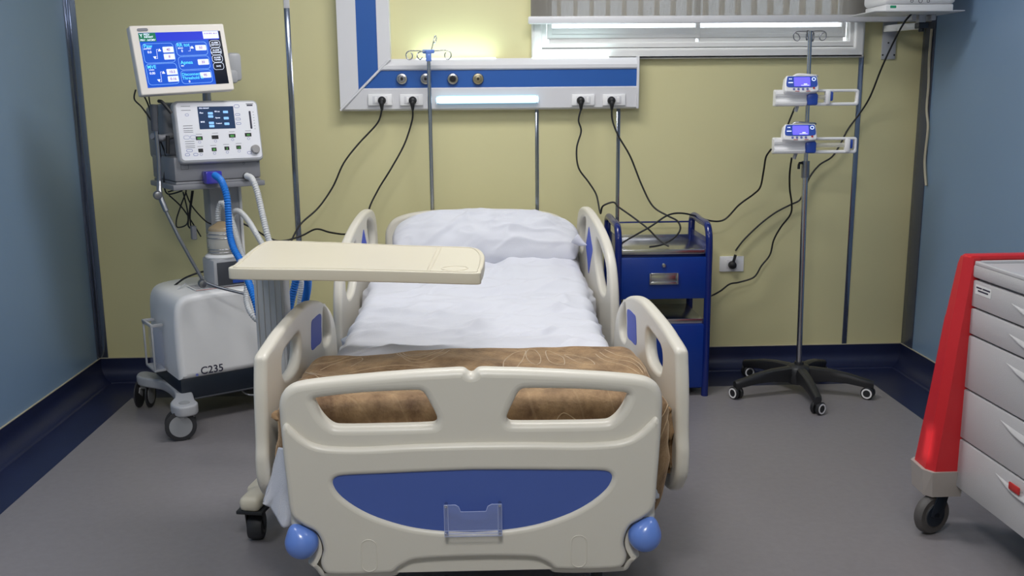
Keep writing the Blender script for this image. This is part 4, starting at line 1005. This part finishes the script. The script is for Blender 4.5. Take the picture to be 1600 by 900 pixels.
# red end frame at the far end: columns flaring towards the floor + top rail
def column(sx):
    bm = bmesh.new(); rows = []
    for (z, xo, wd, dp) in ((.885, .022, .040, .06), (.86, .024, .044, .07), (.70, .040, .052, .085), (.69, .042, .054, .087), (.45, .064, .064, .10), (.215, .088, .074, .115)):
        x0 = -.27-xo; x1 = -.255; y0 = fb-.005; y1 = fb+dp
        sec = [(x0+.018, y0), (x0, y0+.028), (x0+.004, y1-.014), (x0+.02, y1), (x1, y1), (x1, y0)]
        rows.append([bm.verts.new((x*(-1 if sx > 0 else 1), y, z)) for x, y in sec])
    for a, b in zip(rows[:-1], rows[1:]):
        for k in range(6): bm.faces.new((a[k], a[(k+1) % 6], b[(k+1) % 6], b[k]))
    bm.faces.new(rows[0]); bm.faces.new(rows[-1][::-1])
    o = link('corner_column', bm_mesh('corner_column', bm, 30), 'red', ct)
    bm = bmesh.new(); x0 = -.27-.095; x1 = -.25; y0 = fb-.008; y1 = fb+.12; rows = []
    for z, e in ((.215, .004), (.13, -.006)):
        sec = [(x0+.018-e, y0-e), (x0-e, y0+.028), (x0+.004-e, y1-.014), (x0+.02, y1+e), (x1, y1+e), (x1, y0-e)]
        rows.append([bm.verts.new((x*(-1 if sx > 0 else 1), y, z)) for x, y in sec])
    for k in range(6): bm.faces.new((rows[0][k], rows[0][(k+1) % 6], rows[1][(k+1) % 6], rows[1][k]))
    bm.faces.new(rows[0]); bm.faces.new(rows[1][::-1]); link('corner_bumper', bm_mesh('corner_bumper', bm, 30), 'carttaupe', o)
column(-1); column(1)
box('red_top_rail', (0, fb+.03, .882), (.56, .05, .018), 'red', ct, .007)
box('red_end_panel', (0, fb+.03, .52), (.50, .045, .70), 'red', ct, .006)
caster(ct, -.305, fb+.03, .064, .032, .145, ('softrub', 'dkbase', 'dkbase'), R(200))
caster(ct, .25, fb+.03, .064, .032, .145, ('softrub', 'dkbase', 'dkbase'), R(200)); caster(ct, -.22, ff+.08, .064, .032, .145, ('softrub', 'dkbase', 'dkbase'), R(200)); caster(ct, .22, ff+.08, .064, .032, .145, ('softrub', 'dkbase', 'dkbase'), R(200))
box('chassis', (0, -.0, .150), (.46, .70, .02), 'dkbase', ct, .003)

# ================================================================== VENTILATOR TROLLEY
VO = Vector((-1.155, 4.226, 0)); VA = R(33)
vt = thing('ventilator', 'white and grey ventilator on a wheeled trolley left of the bed', 'ventilator', VO, VA)
VM = Matrix.Translation(VO) @ Matrix.Rotation(VA, 4, 'Z'); Vi = VM.inverted()
def vl(u, v, y):      # pixel on local plane y = const -> local x, z
    o = Vi @ Vector((0, 0, CAMH)); d = Vi.to_3x3() @ ray(u, v); t = (y-o.y)/d.y; P = o+d*t; return Vector((P.x, y, P.z))
# compressor cabinet: rounded white shell
prof = [(-.235, .205), (-.24, .30), (-.238, .48), (-.225, .535), (-.19, .562), (-.10, .572), (.10, .572), (.19, .562), (.225, .535), (.238, .48), (.24, .30), (.235, .205)]
P = smooth_path([(x, z, 0) for x, z in prof], 4)
outp = [(p.x, p.y) for p in P]
cb = plate('compressor_cover', [outp], .40, 'white', vt, Matrix.Translation((0, .0, 0)) @ XZ, .028, n=1, flags=[False], bres=5)
box('compressor_base', (0, 0, .165), (.47, .385, .10), 'dkbase', vt, .012)
bm = bmesh.new(); add_box(bm, (0, 0, .117), (.47, .385, .008), None, .003); link('base_edge', bm_mesh('base_edge', bm), 'dgrey', vt)
decals('cover_lettering', [('t', -.150, .235, 'C235', .045)], 'ink', cb, Matrix.Translation((0, -.2005, 0)) @ XZ)
decals('blue_dot', [('c', -.165, .222, .006)], 'inkb', cb, Matrix.Translation((0, -.2005, 0)) @ XZ)
# side bracket tray (clear/grey frame on the left side)
boxes('side_bracket', [((-.27, -.03, .42), (.05, .012, .014)), ((-.27, .10, .42), (.05, .012, .014)), ((-.292, .035, .42), (.012, .14, .014)), ((-.292, -.03, .32), (.008, .01, .2)), ((-.292, .10, .32), (.008, .01, .2)), ((-.27, .035, .22), (.05, .14, .010))], 'grey2', vt, .003)
box('clear_side_tray', (-.262, .035, .31), (.03, .12, .17), M['acrylic'], vt, .004)
# instruction sheet lying on the cover
PM = Matrix.Translation((0, 0, .574))
sheetp = decals('instruction_label', [('r', -.13, -.16, .20, -.02, .003)], 'paper', vt, PM)
decals('label_print', [('l', [(-.12+.0, -.03-.016*k), (.03+.02*(k % 3), -.03-.016*k)], .004) for k in range(7)] + [('l', [(.08, -.03-.016*k), (.17, -.03-.016*k)], .004) for k in range(7)], 'ink', sheetp, PM @ Matrix.Translation((0, 0, .0006)))
decals('label_stripe', [('l', [(-.128, -.155), (.198, -.155)], .005)], 'redm', sheetp, PM @ Matrix.Translation((0, 0, .0006)))
# legs: swooping arms ending in pads over the casters
LO = [(-.300, .245), (-.316, .20), (-.298, .14), (-.25, .05), (-.243, -.08), (-.264, -.2), (-.306, -.28), (-.312, -.335), (-.290, -.378), (-.238, -.380), (-.213, -.345), (-.210, -.29), (-.19, -.2), (-.172, -.08), (-.178, .05), (-.215, .15), (-.235, .21), (-.255, .25), (-.28, .262)]
for s in (-1, 1):
    lo = LO if s < 0 else [(-x, y) for x, y in LO][::-1]
    lg = plate('trolley_leg', [lo], .044, 'grey2', vt, Matrix.Translation((0, 0, .128)), .009)
    cyl('leg_cap', (s*.262, -.325, .1495), (0, 0, 1), .022, .003, 'wheelgrey', lg)
for (x, y, a) in ((-.262, -.33, R(-15)), (.262, -.33, R(150)), (-.275, .215, R(55)), (.275, .215, R(60))):
    caster(vt, x, y, .062, .030, .104, ('rubber', 'wheelgrey', 'grey2'), a+PI, twin=True)
# rear column
box('column', (.075, .06, .77), (.13, .09, .47), 'grey2', vt, .006)
box('column_side', (.145, .03, .78), (.012, .05, .42), 'white', vt, .003)
# shelf under the ventilator
sh_ = boxes('shelf', [((0, .0, 1.012), (.39, .34, .022)), ((0, .0, 1.028), (.36, .32, .012))], 'grey1', vt, .004)
# unit: lower grey case
box('lower_case', (0, 0, 1.085), (.365, .32, .10), 'grey1', vt, .008)
decals('case_print', [('o', -.155, 1.085, -.125, 1.108, .002, .0012), ('o', .105, 1.095, .113, 1.103, .0035, .001), ('o', .168, 1.10, .176, 1.108, .0035, .001)], 'ink', vt, Matrix.Translation((0, -.1605, 0)) @ XZ)
# upper module, face tilted back
UM = Matrix.Translation((0.012, -.145, 1.232)) @ Matrix.Rotation(R(-9), 4, 'X')
hsg = bmesh.new()
add_box(hsg, (0.0, .10, 1.235), (.35, .26, .225), Matrix.Rotation(R(-4), 4, 'X'), .018, 3)
link('upper_case', bm_mesh('upper_case', hsg), 'grey1', vt)
bz = plate('front_bezel', [rrect(-.178, -.128, .178, .128, .022, 6)], .05, 'grey2', vt, UM @ XZ, .012, flags=[False], bres=4)
fp = plate('faceplate', [rrect(-.168, -.115, .170, .119, .014, 6)], .004, 'face', vt, UM @ Matrix.Translation((0, -.0245, 0)) @ XZ, .001, flags=[False])
FPM = UM @ Matrix.Translation((0, -.0268, 0)) @ XZ
# face coordinates: traced from the front view (0..1 across the face, 0..1 up)
def fc(a, b): return (-.168+.338*a, -.115+.234*b)
sx0, sy0 = fc(.255, .535); sx1, sy1 = fc(.70, .93)
scr = decals('screen', [('r', sx0, sy0, sx1, sy1, .001)], 'lcd', fp, FPM)
S2 = FPM @ Matrix.Translation((0, 0, .0006))
cells = []; 
for a, b in ((.375, .81), (.375, .755), (.565, .83), (.565, .72), (.375, .64), (.375, .585), (.565, .62)):
    x, y = fc(a, b); cells.append(('r', x, y-.005, x+.021, y+.005, .002))
for q in cells: decals('screen_cell', [q], 'cellb', scr, S2)
decals('screen_text', [('t', fc(.275, .90)[0], fc(0, .90)[1], 'PED/ INFANT', .007), ('t', fc(.275, .83)[0], fc(0, .82)[1], 'Paw', .009), ('t', fc(.275, .65)[0], fc(0, .66)[1], 'MVE', .009), ('t', fc(.46, .85)[0], fc(0, .84)[1], 'RR tot', .008), ('t', fc(.46, .73)[0], fc(0, .73)[1], 'Apnea', .008), ('t', fc(.46, .64)[0], fc(0, .63)[1], 'Threshold', .006)], 'txtwhite', scr, S2)
led = []; ledt = []; btn = []
for a, b, w, tx in ((.235, .38, .028, '020'), (.43, .39, .028, ''), (.645, .405, .028, '050'), (.85, .415, .028, '4.0'), (.235, .165, .02, ''), (.40, .175, .02, '20'), (.56, .185, .02, '.5'), (.71, .195, .02, '1.5')):
    x, y = fc(a, b); led.append(('r', x-w/2, y-.0075, x+w/2, y+.0075, .001))
    if tx: ledt.append(('t', x, y-.001, tx, .0105, 'CENTER'))
    btn.append(('o', x-.005, y-.021, x+.005, y-.011, .0049, .001))
for q in led: decals('display_window', [q], 'black', fp, FPM)
decals('display_digits', ledt, 'ledgreen', fp, S2)
pills = []
for a, b, w, h in ((.745, .93, .022, .012), (.745, .78, .020, .008), (.745, .70, .020, .008), (.745, .62, .020, .008), (.10, .17, .024, .010), (.07, .10, .018, .010), (.17, .10, .018, .010), (.84, .09, .018, .010)):
    x, y = fc(a, b); pills.append(('o', x-w/2, y-h/2, x+w/2, y+h/2, h*.48, .0014))
decals('key_outline', pills + btn + [('o', fc(.05, 0)[0], fc(0, .37)[1], fc(.12, 0)[0], fc(0, .43)[1], .006, .001), ('o', fc(.13, 0)[0], fc(0, .37)[1], fc(.20, 0)[0], fc(0, .43)[1], .006, .001), ('o', fc(.10, 0)[0], fc(0, .77)[1], fc(.14, 0)[0], fc(0, .81)[1], .005, .001)], 'inkb', fp, FPM)
decals('small_print', [('l', [(fc(.06, 0)[0], fc(0, b)[1]), (fc(.17, 0)[0], fc(0, b)[1])], .0015) for b in (.94, .87, .60, .56, .52, .49, .33, .29, .25, .22)] + [('r', fc(.865, 0)[0], fc(0, .965)[1], fc(.96, 0)[0], fc(0, .975)[1]), ('r', fc(.875, 0)[0], fc(0, .93)[1], fc(.95, 0)[0], fc(0, .955)[1]), ('r', fc(.89, 0)[0], fc(0, .52)[1], fc(.915, 0)[0], fc(0, .84)[1], .003)] + [('l', [(fc(.94, 0)[0], fc(0, b)[1]), (fc(.955, 0)[0], fc(0, b)[1])], .0012) for b in (.52, .57, .62, .67, .72, .77, .82)] + [('l', [(fc(a, 0)[0], fc(0, b)[1]), (fc(a+.07, 0)[0], fc(0, b)[1])], .0012) for a, b in ((.2, .45), (.40, .46), (.61, .475), (.82, .485), (.2, .235), (.36, .245), (.52, .255), (.68, .265))], 'ink', fp, FPM)
x, y = fc(.915, .15)
kn = lathe('control_knob', [(0, 0), (.0185, 0), (.018, .012), (.016, .015), (0, .015)], 'knob', fp, FPM @ Vector((x, y, 0)), FPM.to_3x3() @ Vector((0, 0, 1)), 30)
cyl('side_knob', (.185, -.06, 1.22), (1, 0, 0), .012, .012, 'grey1', vt)
# expiratory filter and ports
pf = vl(332, 277, -.19)
flt = box('blue_filter', (pf.x, -.185, pf.z), (.068, .06, .052), 'portblue', vt, .006)
pr_ = vl(386, 275, -.17); cyl('outlet_port', (pr_.x, -.155, pr_.z), (0, -1, 0), .015, .03, 'dgrey', vt)
# monitor on its pole
cyl('monitor_pole', (.03, .02, 1.30), (0, 0, 1), .018, .24, 'dsteel', vt)
MC = (vl(200, 42, -.16)+vl(352, 37, -.16)+vl(218, 152, -.16)+vl(366, 142, -.16))/4
print('monitor c', MC)
MC.x -= .006
MM = Matrix.Translation(MC) @ Matrix.Rotation(R(3.2), 4, 'Y').inverted() @ Matrix.Rotation(R(-9), 4, 'X')
mw, mh = .374, .270
mon = plate('monitor', [rrect(-mw/2, -mh/2, mw/2, mh/2, .006, 4)], .05, 'offwhite', vt, MM @ XZ, .005, flags=[False])
boxes('monitor_bracket', [((.16, .03, MC.z-.02), (.06, .05, .12)), ((.09, .02, MC.z-.06), (.16, .04, .06))], 'grey2', vt, .015)
SM = MM @ Matrix.Translation((0, -.0253, 0)) @ XZ
plate('monitor_badge', [rrect(-.160, .112, -.118, .124, .0058, 5)], .004, 'grey1', mon, SM, .001, flags=[False])
# display: coordinates 0..1 in the lit area
ax0, ay0, ax1, ay1 = -.158, -.108, .168, .106
def sc(a, b): return (ax0+(ax1-ax0)*a, ay0+(ay1-ay0)*b)
def rr_(a, b, c, d, r=.001): p, q = sc(a, b), sc(c, d); return ('r', p[0], p[1], q[0], q[1], r)
def oo_(a, b, c, d, r, w): p, q = sc(a, b), sc(c, d); return ('o', p[0], p[1], q[0], q[1], r, w)
def tt_(a, b, s, size, al='LEFT'): p = sc(a, b); return ('t', p[0], p[1], s, size, al)
ds = decals('display', [rr_(0, 0, .835, .84)], 'screenblue', mon, SM)
decals('display_header', [rr_(0, .84, 1, 1)], 'screentop', ds, SM)
decals('display_menu', [rr_(.835, 0, 1, .84), rr_(.975, .84, 1, 1)], 'screenblack', ds, SM @ Matrix.Translation((0, 0, .0001)))
SU = SM @ Matrix.Translation((0, 0, .0006)); SV = SM @ Matrix.Translation((0, 0, .0013))
decals('mode_tag', [rr_(0, .84, .20, .995)], 'screengreen', ds, SU)
decals('clock_tag', [rr_(.775, .86, .97, .995)], 'cell', ds, SU)
decals('panel_outline', [oo_(.02, .45, .385, .80, .012, .0012), oo_(.02, .05, .385, .43, .012, .0012), oo_(.42, .56, .80, .80, .012, .0012), oo_(.42, .30, .80, .54, .012, .0012), oo_(.42, .04, .80, .28, .012, .0012)], 'cellb', ds, SU)
for q in [rr_(.255, .63, .385, .735, .003), rr_(.255, .50, .385, .605, .003), rr_(.255, .22, .385, .325, .003), rr_(.255, .09, .385, .195, .003), rr_(.655, .645, .79, .745, .003), rr_(.655, .375, .79, .48, .003), rr_(.655, .13, .79, .235, .003)]: decals('value_cell', [q], 'cell', ds, SU)
decals('value_text', [tt_(.32, .68, '40', .014, 'CENTER'), tt_(.32, .55, '8', .014, 'CENTER'), tt_(.32, .27, '10.3', .014, 'CENTER'), tt_(.32, .14, '0.16', .014, 'CENTER'), tt_(.72, .693, '50', .014, 'CENTER'), tt_(.72, .425, '20', .014, 'CENTER'), tt_(.72, .18, '95', .014, 'CENTER'), tt_(.79, .955, '01-03-2023  06:14', .0072)], 'txtred', ds, SV)
decals('heading_text', [tt_(.035, .755, 'Paw', .020), tt_(.035, .375, 'MVE', .018), tt_(.43, .755, 'RR tot', .019), tt_(.44, .43, 'Apnea', .019), tt_(.43, .21, 'Disconnect', .0165), tt_(.43, .14, 'Threshold %', .0165)], 'txtcyan', ds, SV)
tri = []
for (a, b, s) in ((.215, .66, 1), (.145, .56, -1), (.215, .25, 1), (.145, .14, -1), (.615, .69, 1)):
    for k in range(5): tri.append(rr_(a-.018*(1-k/5), b+s*(.045*k/5)-.004, a+.018*(1-k/5), b+s*(.045*k/5)+.006, .0003))
decals('screen_text', [tt_(.06, .965, 'PED/', .011), tt_(.06, .92, 'INFANT', .010), tt_(.01, .865, 'PRV · A/CMV', .0105), tt_(.012, .945, 'Y', .018), tt_(.03, .71, 'cmH2O', .009), tt_(.07, .645, '0.0', .0125), tt_(.05, .325, 'L/min', .009), tt_(.05, .26, '0.00', .0125), tt_(.44, .70, 'b/min', .009), tt_(.475, .645, '0', .0125), tt_(.44, .375, 'sec', .009), tt_(.50, .075, '0', .0125),
    ('l', [sc(.15, .525), sc(.175, .525), sc(.18, .69), sc(.20, .69)], .0011), ('l', [sc(.15, .10), sc(.175, .10), sc(.18, .28), sc(.20, .28)], .0011), ('l', [sc(.56, .64), sc(.585, .64), sc(.59, .715), sc(.61, .715)], .0011)] + tri, 'txtwhite', ds, SV)
decals('menu_text', [oo_(.84, .69, .97, .82, .010, .0011), oo_(.84, .55, .97, .68, .010, .0011), oo_(.84, .41, .97, .54, .010, .0011), oo_(.84, .27, .97, .40, .010, .0011)] + [tt_(.905, b+.02, t1, .0085, 'CENTER') for b, t1 in ((.758, 'ALARM'), (.618, 'ALARM'), (.478, 'ALARM'))] + [tt_(.905, b-.022, t1, .0085, 'CENTER') for b, t1 in ((.758, 'HISTORY'), (.618, 'LOUDNESS'), (.478, 'TONER'))] + [tt_(.905, .335, 'SAVE', .0085, 'CENTER')], 'txtwhite', ds, SV)
# humidifier on top of the cabinet
hd_ = box('humidifier_box', (.03, -.09, .635), (.165, .15, .12), 'grey2', vt, .01)
box('humidifier_front', (.035, -.167, .635), (.145, .006, .10), 'dgrey', hd_, .002)
lathe('humidifier_dial', [(0, 0), (.026, 0), (.025, .008), (.012, .011), (0, .011)], 'wheelgrey', hd_, (.055, -.170, .645), (0, -1, 0)); box('humidifier_badge', (.05, -.171, .598), (.05, .002, .015), 'pumpblue', hd_, .001)
boxes('side_sensor', [((-.075, -.0, .80), (.02, .03, .06))], 'grey1', hd_, .004)
HC = (.02, -.085)
lathe('heater_plate', [(0, .695), (.075, .695), (.078, .702), (.07, .71), (.065, .712), (0, .712)], 'white', vt, (HC[0], HC[1], 0), (0, 0, 1), 36)
jr = lathe('humidifier_jar', [(0, .713), (.055, .713), (.06, .72), (.062, .76), (.060, .80), (.052, .82), (.048, .822), (.05, .80), (.052, .76), (.05, .725), (0, .72)], 'jar', vt, (HC[0], HC[1], 0), (0, 0, 1), 36)
lathe('jar_lid', [(0, .85), (.012, .85), (.02, .845), (.05, .828), (.056, .82), (.056, .812), (0, .815)], 'water', jr, (HC[0], HC[1], 0), (0, 0, 1), 36)
me = tube_mesh('t', [([Vector((HC[0]+.062*math.cos(2*PI*k/36), HC[1]+.062*math.sin(2*PI*k/36), z)) for k in range(36)], .0022, True) for z in (.722, .735, .783, .80)])
link('jar_band', me, 'steel', jr)
# hose support arm clamped to the left of the unit
def wv(u, v, y): return vl(u, v, y)
arm = tube('support_arm', [wv(241, 168, -.15), wv(243, 200, -.15), wv(248, 250, -.15), wv(249, 300, -.15)], .0085, 'dsteel', vt, 2)
tube('arm_head', [wv(240, 163, -.15), wv(241, 185, -.15), wv(242, 205, -.15)], [.016]*4+[.014]*4+[.013], 'dgrey', arm, 4)
tube('arm_lever', [wv(248, 158, -.16), wv(254, 160, -.18), wv(268, 177, -.2)], .007, 'black', arm, 4)
tube('arm_clamp', [wv(238, 212, -.14), wv(252, 216, -.12), wv(268, 212, -.08)], .014, 'grey1', arm, 3)
tube('clamp_screw', [wv(262, 212, -.14), wv(262, 240, -.14)], .008, 'black', arm, 0)
tube('arm_lower_rod', [wv(250, 310, -.2), wv(280, 372, -.24), wv(316, 436, -.28)], .007, 'dsteel', arm, 2)
tube('arm_end_rod', [wv(318, 440, -.28), wv(345, 450, -.33), wv(400, 463, -.42)], .006, 'dsteel', arm, 2)
for (u, v, y) in ((248, 305, -.2), (318, 443, -.28)):
    p_ = wv(u, v, y); j_ = lathe('arm_joint', [(0, 0), (.016, 0), (.018, .004), (.018, .028), (.014, .034), (.006, .036), (0, .036)], 'dsteel', arm, p_+Vector((0, .018, 0)), (-.2, -1, 0), 24)
tube('arm_sleeve', [wv(249, 285, -.17), wv(250, 305, -.2), wv(260, 330, -.22)], .011, 'dsteel', arm, 3)

# breathing hoses
def P3(l): return [at(u, v, y=y) for u, v, y in l]
blue1 = P3([(336, 274, 3.93), (346, 283, 3.86), (354, 305, 3.82), (357, 335, 3.8), (359, 365, 3.78), (365, 388, 3.74), (376, 408, 3.70), (390, 445, 3.6), (400, 475, 3.55), (412, 520, 3.52), (428, 540, 3.5), (443, 515, 3.48), (453, 480, 3.46), (462, 440, 3.44), (470, 412, 3.42), (479, 420, 3.44), (481, 445, 3.5), (476, 475, 3.6), (468, 510, 3.65)])
tag(hose('breathing_hose', blue1, .0145, 'hoseb'), 'bright blue corrugated breathing hose from the ventilator filter', 'hose')
wh1 = P3([(386, 275, 3.98), (394, 280, 3.93), (402, 300, 3.9), (409, 330, 3.86), (416, 360, 3.82), (421, 378, 3.80), (432, 410, 3.75), (452, 415, 3.7), (467, 430, 3.68), (470, 450, 3.7), (468, 480, 3.72), (462, 520, 3.75)])
tag(hose('breathing_hose', wh1, .0135, 'hosew'), 'white corrugated hose curving down from the right port of the ventilator', 'hose')
wh2 = P3([(341, 345, 4.08), (341, 330, 4.08), (346, 317, 4.07), (354, 325, 4.05), (362, 345, 4.0), (372, 378, 3.92), (382, 410, 3.85), (386, 440, 3.8), (385, 465, 3.76), (390, 485, 3.72), (402, 500, 3.7), (420, 505, 3.68)])
tag(hose('breathing_hose', wh2, .0125, 'hosew'), 'white corrugated hose rising from the humidifier jar and looping behind the blue one', 'hose')
wh3 = P3([(362, 340, 4.22), (366, 331, 4.2), (375, 331, 4.15), (388, 345, 4.08), (399, 363, 4.0), (410, 382, 3.95), (425, 410, 3.9), (432, 440, 3.85), (436, 480, 3.82), (438, 520, 3.8)])
tag(hose('breathing_hose', wh3, .0125, 'hosew'), 'pale hose arching right behind the table corner', 'hose')
# ventilator leads
cable([(212, 140, 4.05), (210, 155, 4.05), (222, 168, 4.05), (236, 188, 4.06), (247, 208, 4.1), (252, 250, 4.15), (262, 275, 4.15), (272, 283, 4.15)], 'black lead from the left corner of the monitor to the ventilator shelf', .0032)
cable([(224, 148, 4.05), (232, 165, 4.06), (240, 195, 4.08), (258, 240, 4.12), (258, 262, 4.12), (256, 285, 4.12), (262, 303, 4.12), (285, 298, 4.1)], 'second black lead dropping from under the monitor beside the support arm', .0032)
cable([(232, 148, 4.08), (236, 170, 4.1), (249, 215, 4.14), (262, 255, 4.2), (258, 270, 4.2), (255, 290, 4.22)], 'innermost black lead hanging from under the monitor', .0028)
cable([(262, 300, 4.14), (290, 295, 4.16), (283, 320, 4.16), (276, 342, 4.16), (277, 355, 4.16), (292, 350, 4.16), (293, 330, 4.16), (286, 300, 4.16)], 'thin black loops of lead gathered under the ventilator shelf', .003)
cable([(300, 298, 4.2), (296, 330, 4.2), (294, 352, 4.2), (298, 356, 4.2), (297, 335, 4.2), (302, 298, 4.2)], 'narrow hanging black loop under the ventilator shelf', .0032)
cable([(264, 305, 4.16), (285, 325, 4.2), (305, 355, 4.24), (314, 370, 4.24)], 'black lead slanting from the support arm joint to the ventilator column', .003)
cable([(290, 300, 4.2), (300, 322, 4.24), (322, 346, 4.25), (338, 352, 4.25)], 'short black lead crossing under the ventilator shelf to the column', .003)
cable([(333, 424, 4.2), (315, 425, 4.2), (290, 434, 4.18), (270, 448, 4.2), (249, 462, 4.22), (246, 480, 4.25), (256, 500, 4.3), (262, 520, 4.3)], 'black lead looping over the left shoulder of the white compressor cabinet', .0042)
cable([(290, 443, 4.12), (272, 458, 4.1), (256, 475, 4.15), (252, 500, 4.2), (254, 530, 4.22), (250, 560, 4.25)], 'thin grey tube hanging down the left side of the compressor cabinet', .0022, name='thin_tube', mat='grey2')
cable([(375, 598, 4.2), (378, 610, 4.15), (390, 617, 4.1), (410, 616, 4.05)], 'pale lead drooping under the right side of the ventilator trolley', .0035, name='thin_tube', mat='grey2')
# beige data cables tucked in the right corner strip
cp = [at(u, v, x=XR-.012) for u, v in ((1456, 45), (1452, 90), (1451, 130), (1448, 170), (1450, 200), (1445, 250), (1447, 290))]
tag(tube('corner_cable', cp, .006, 'caulk'), 'beige cable running down the right corner under the blind cord', 'cable')
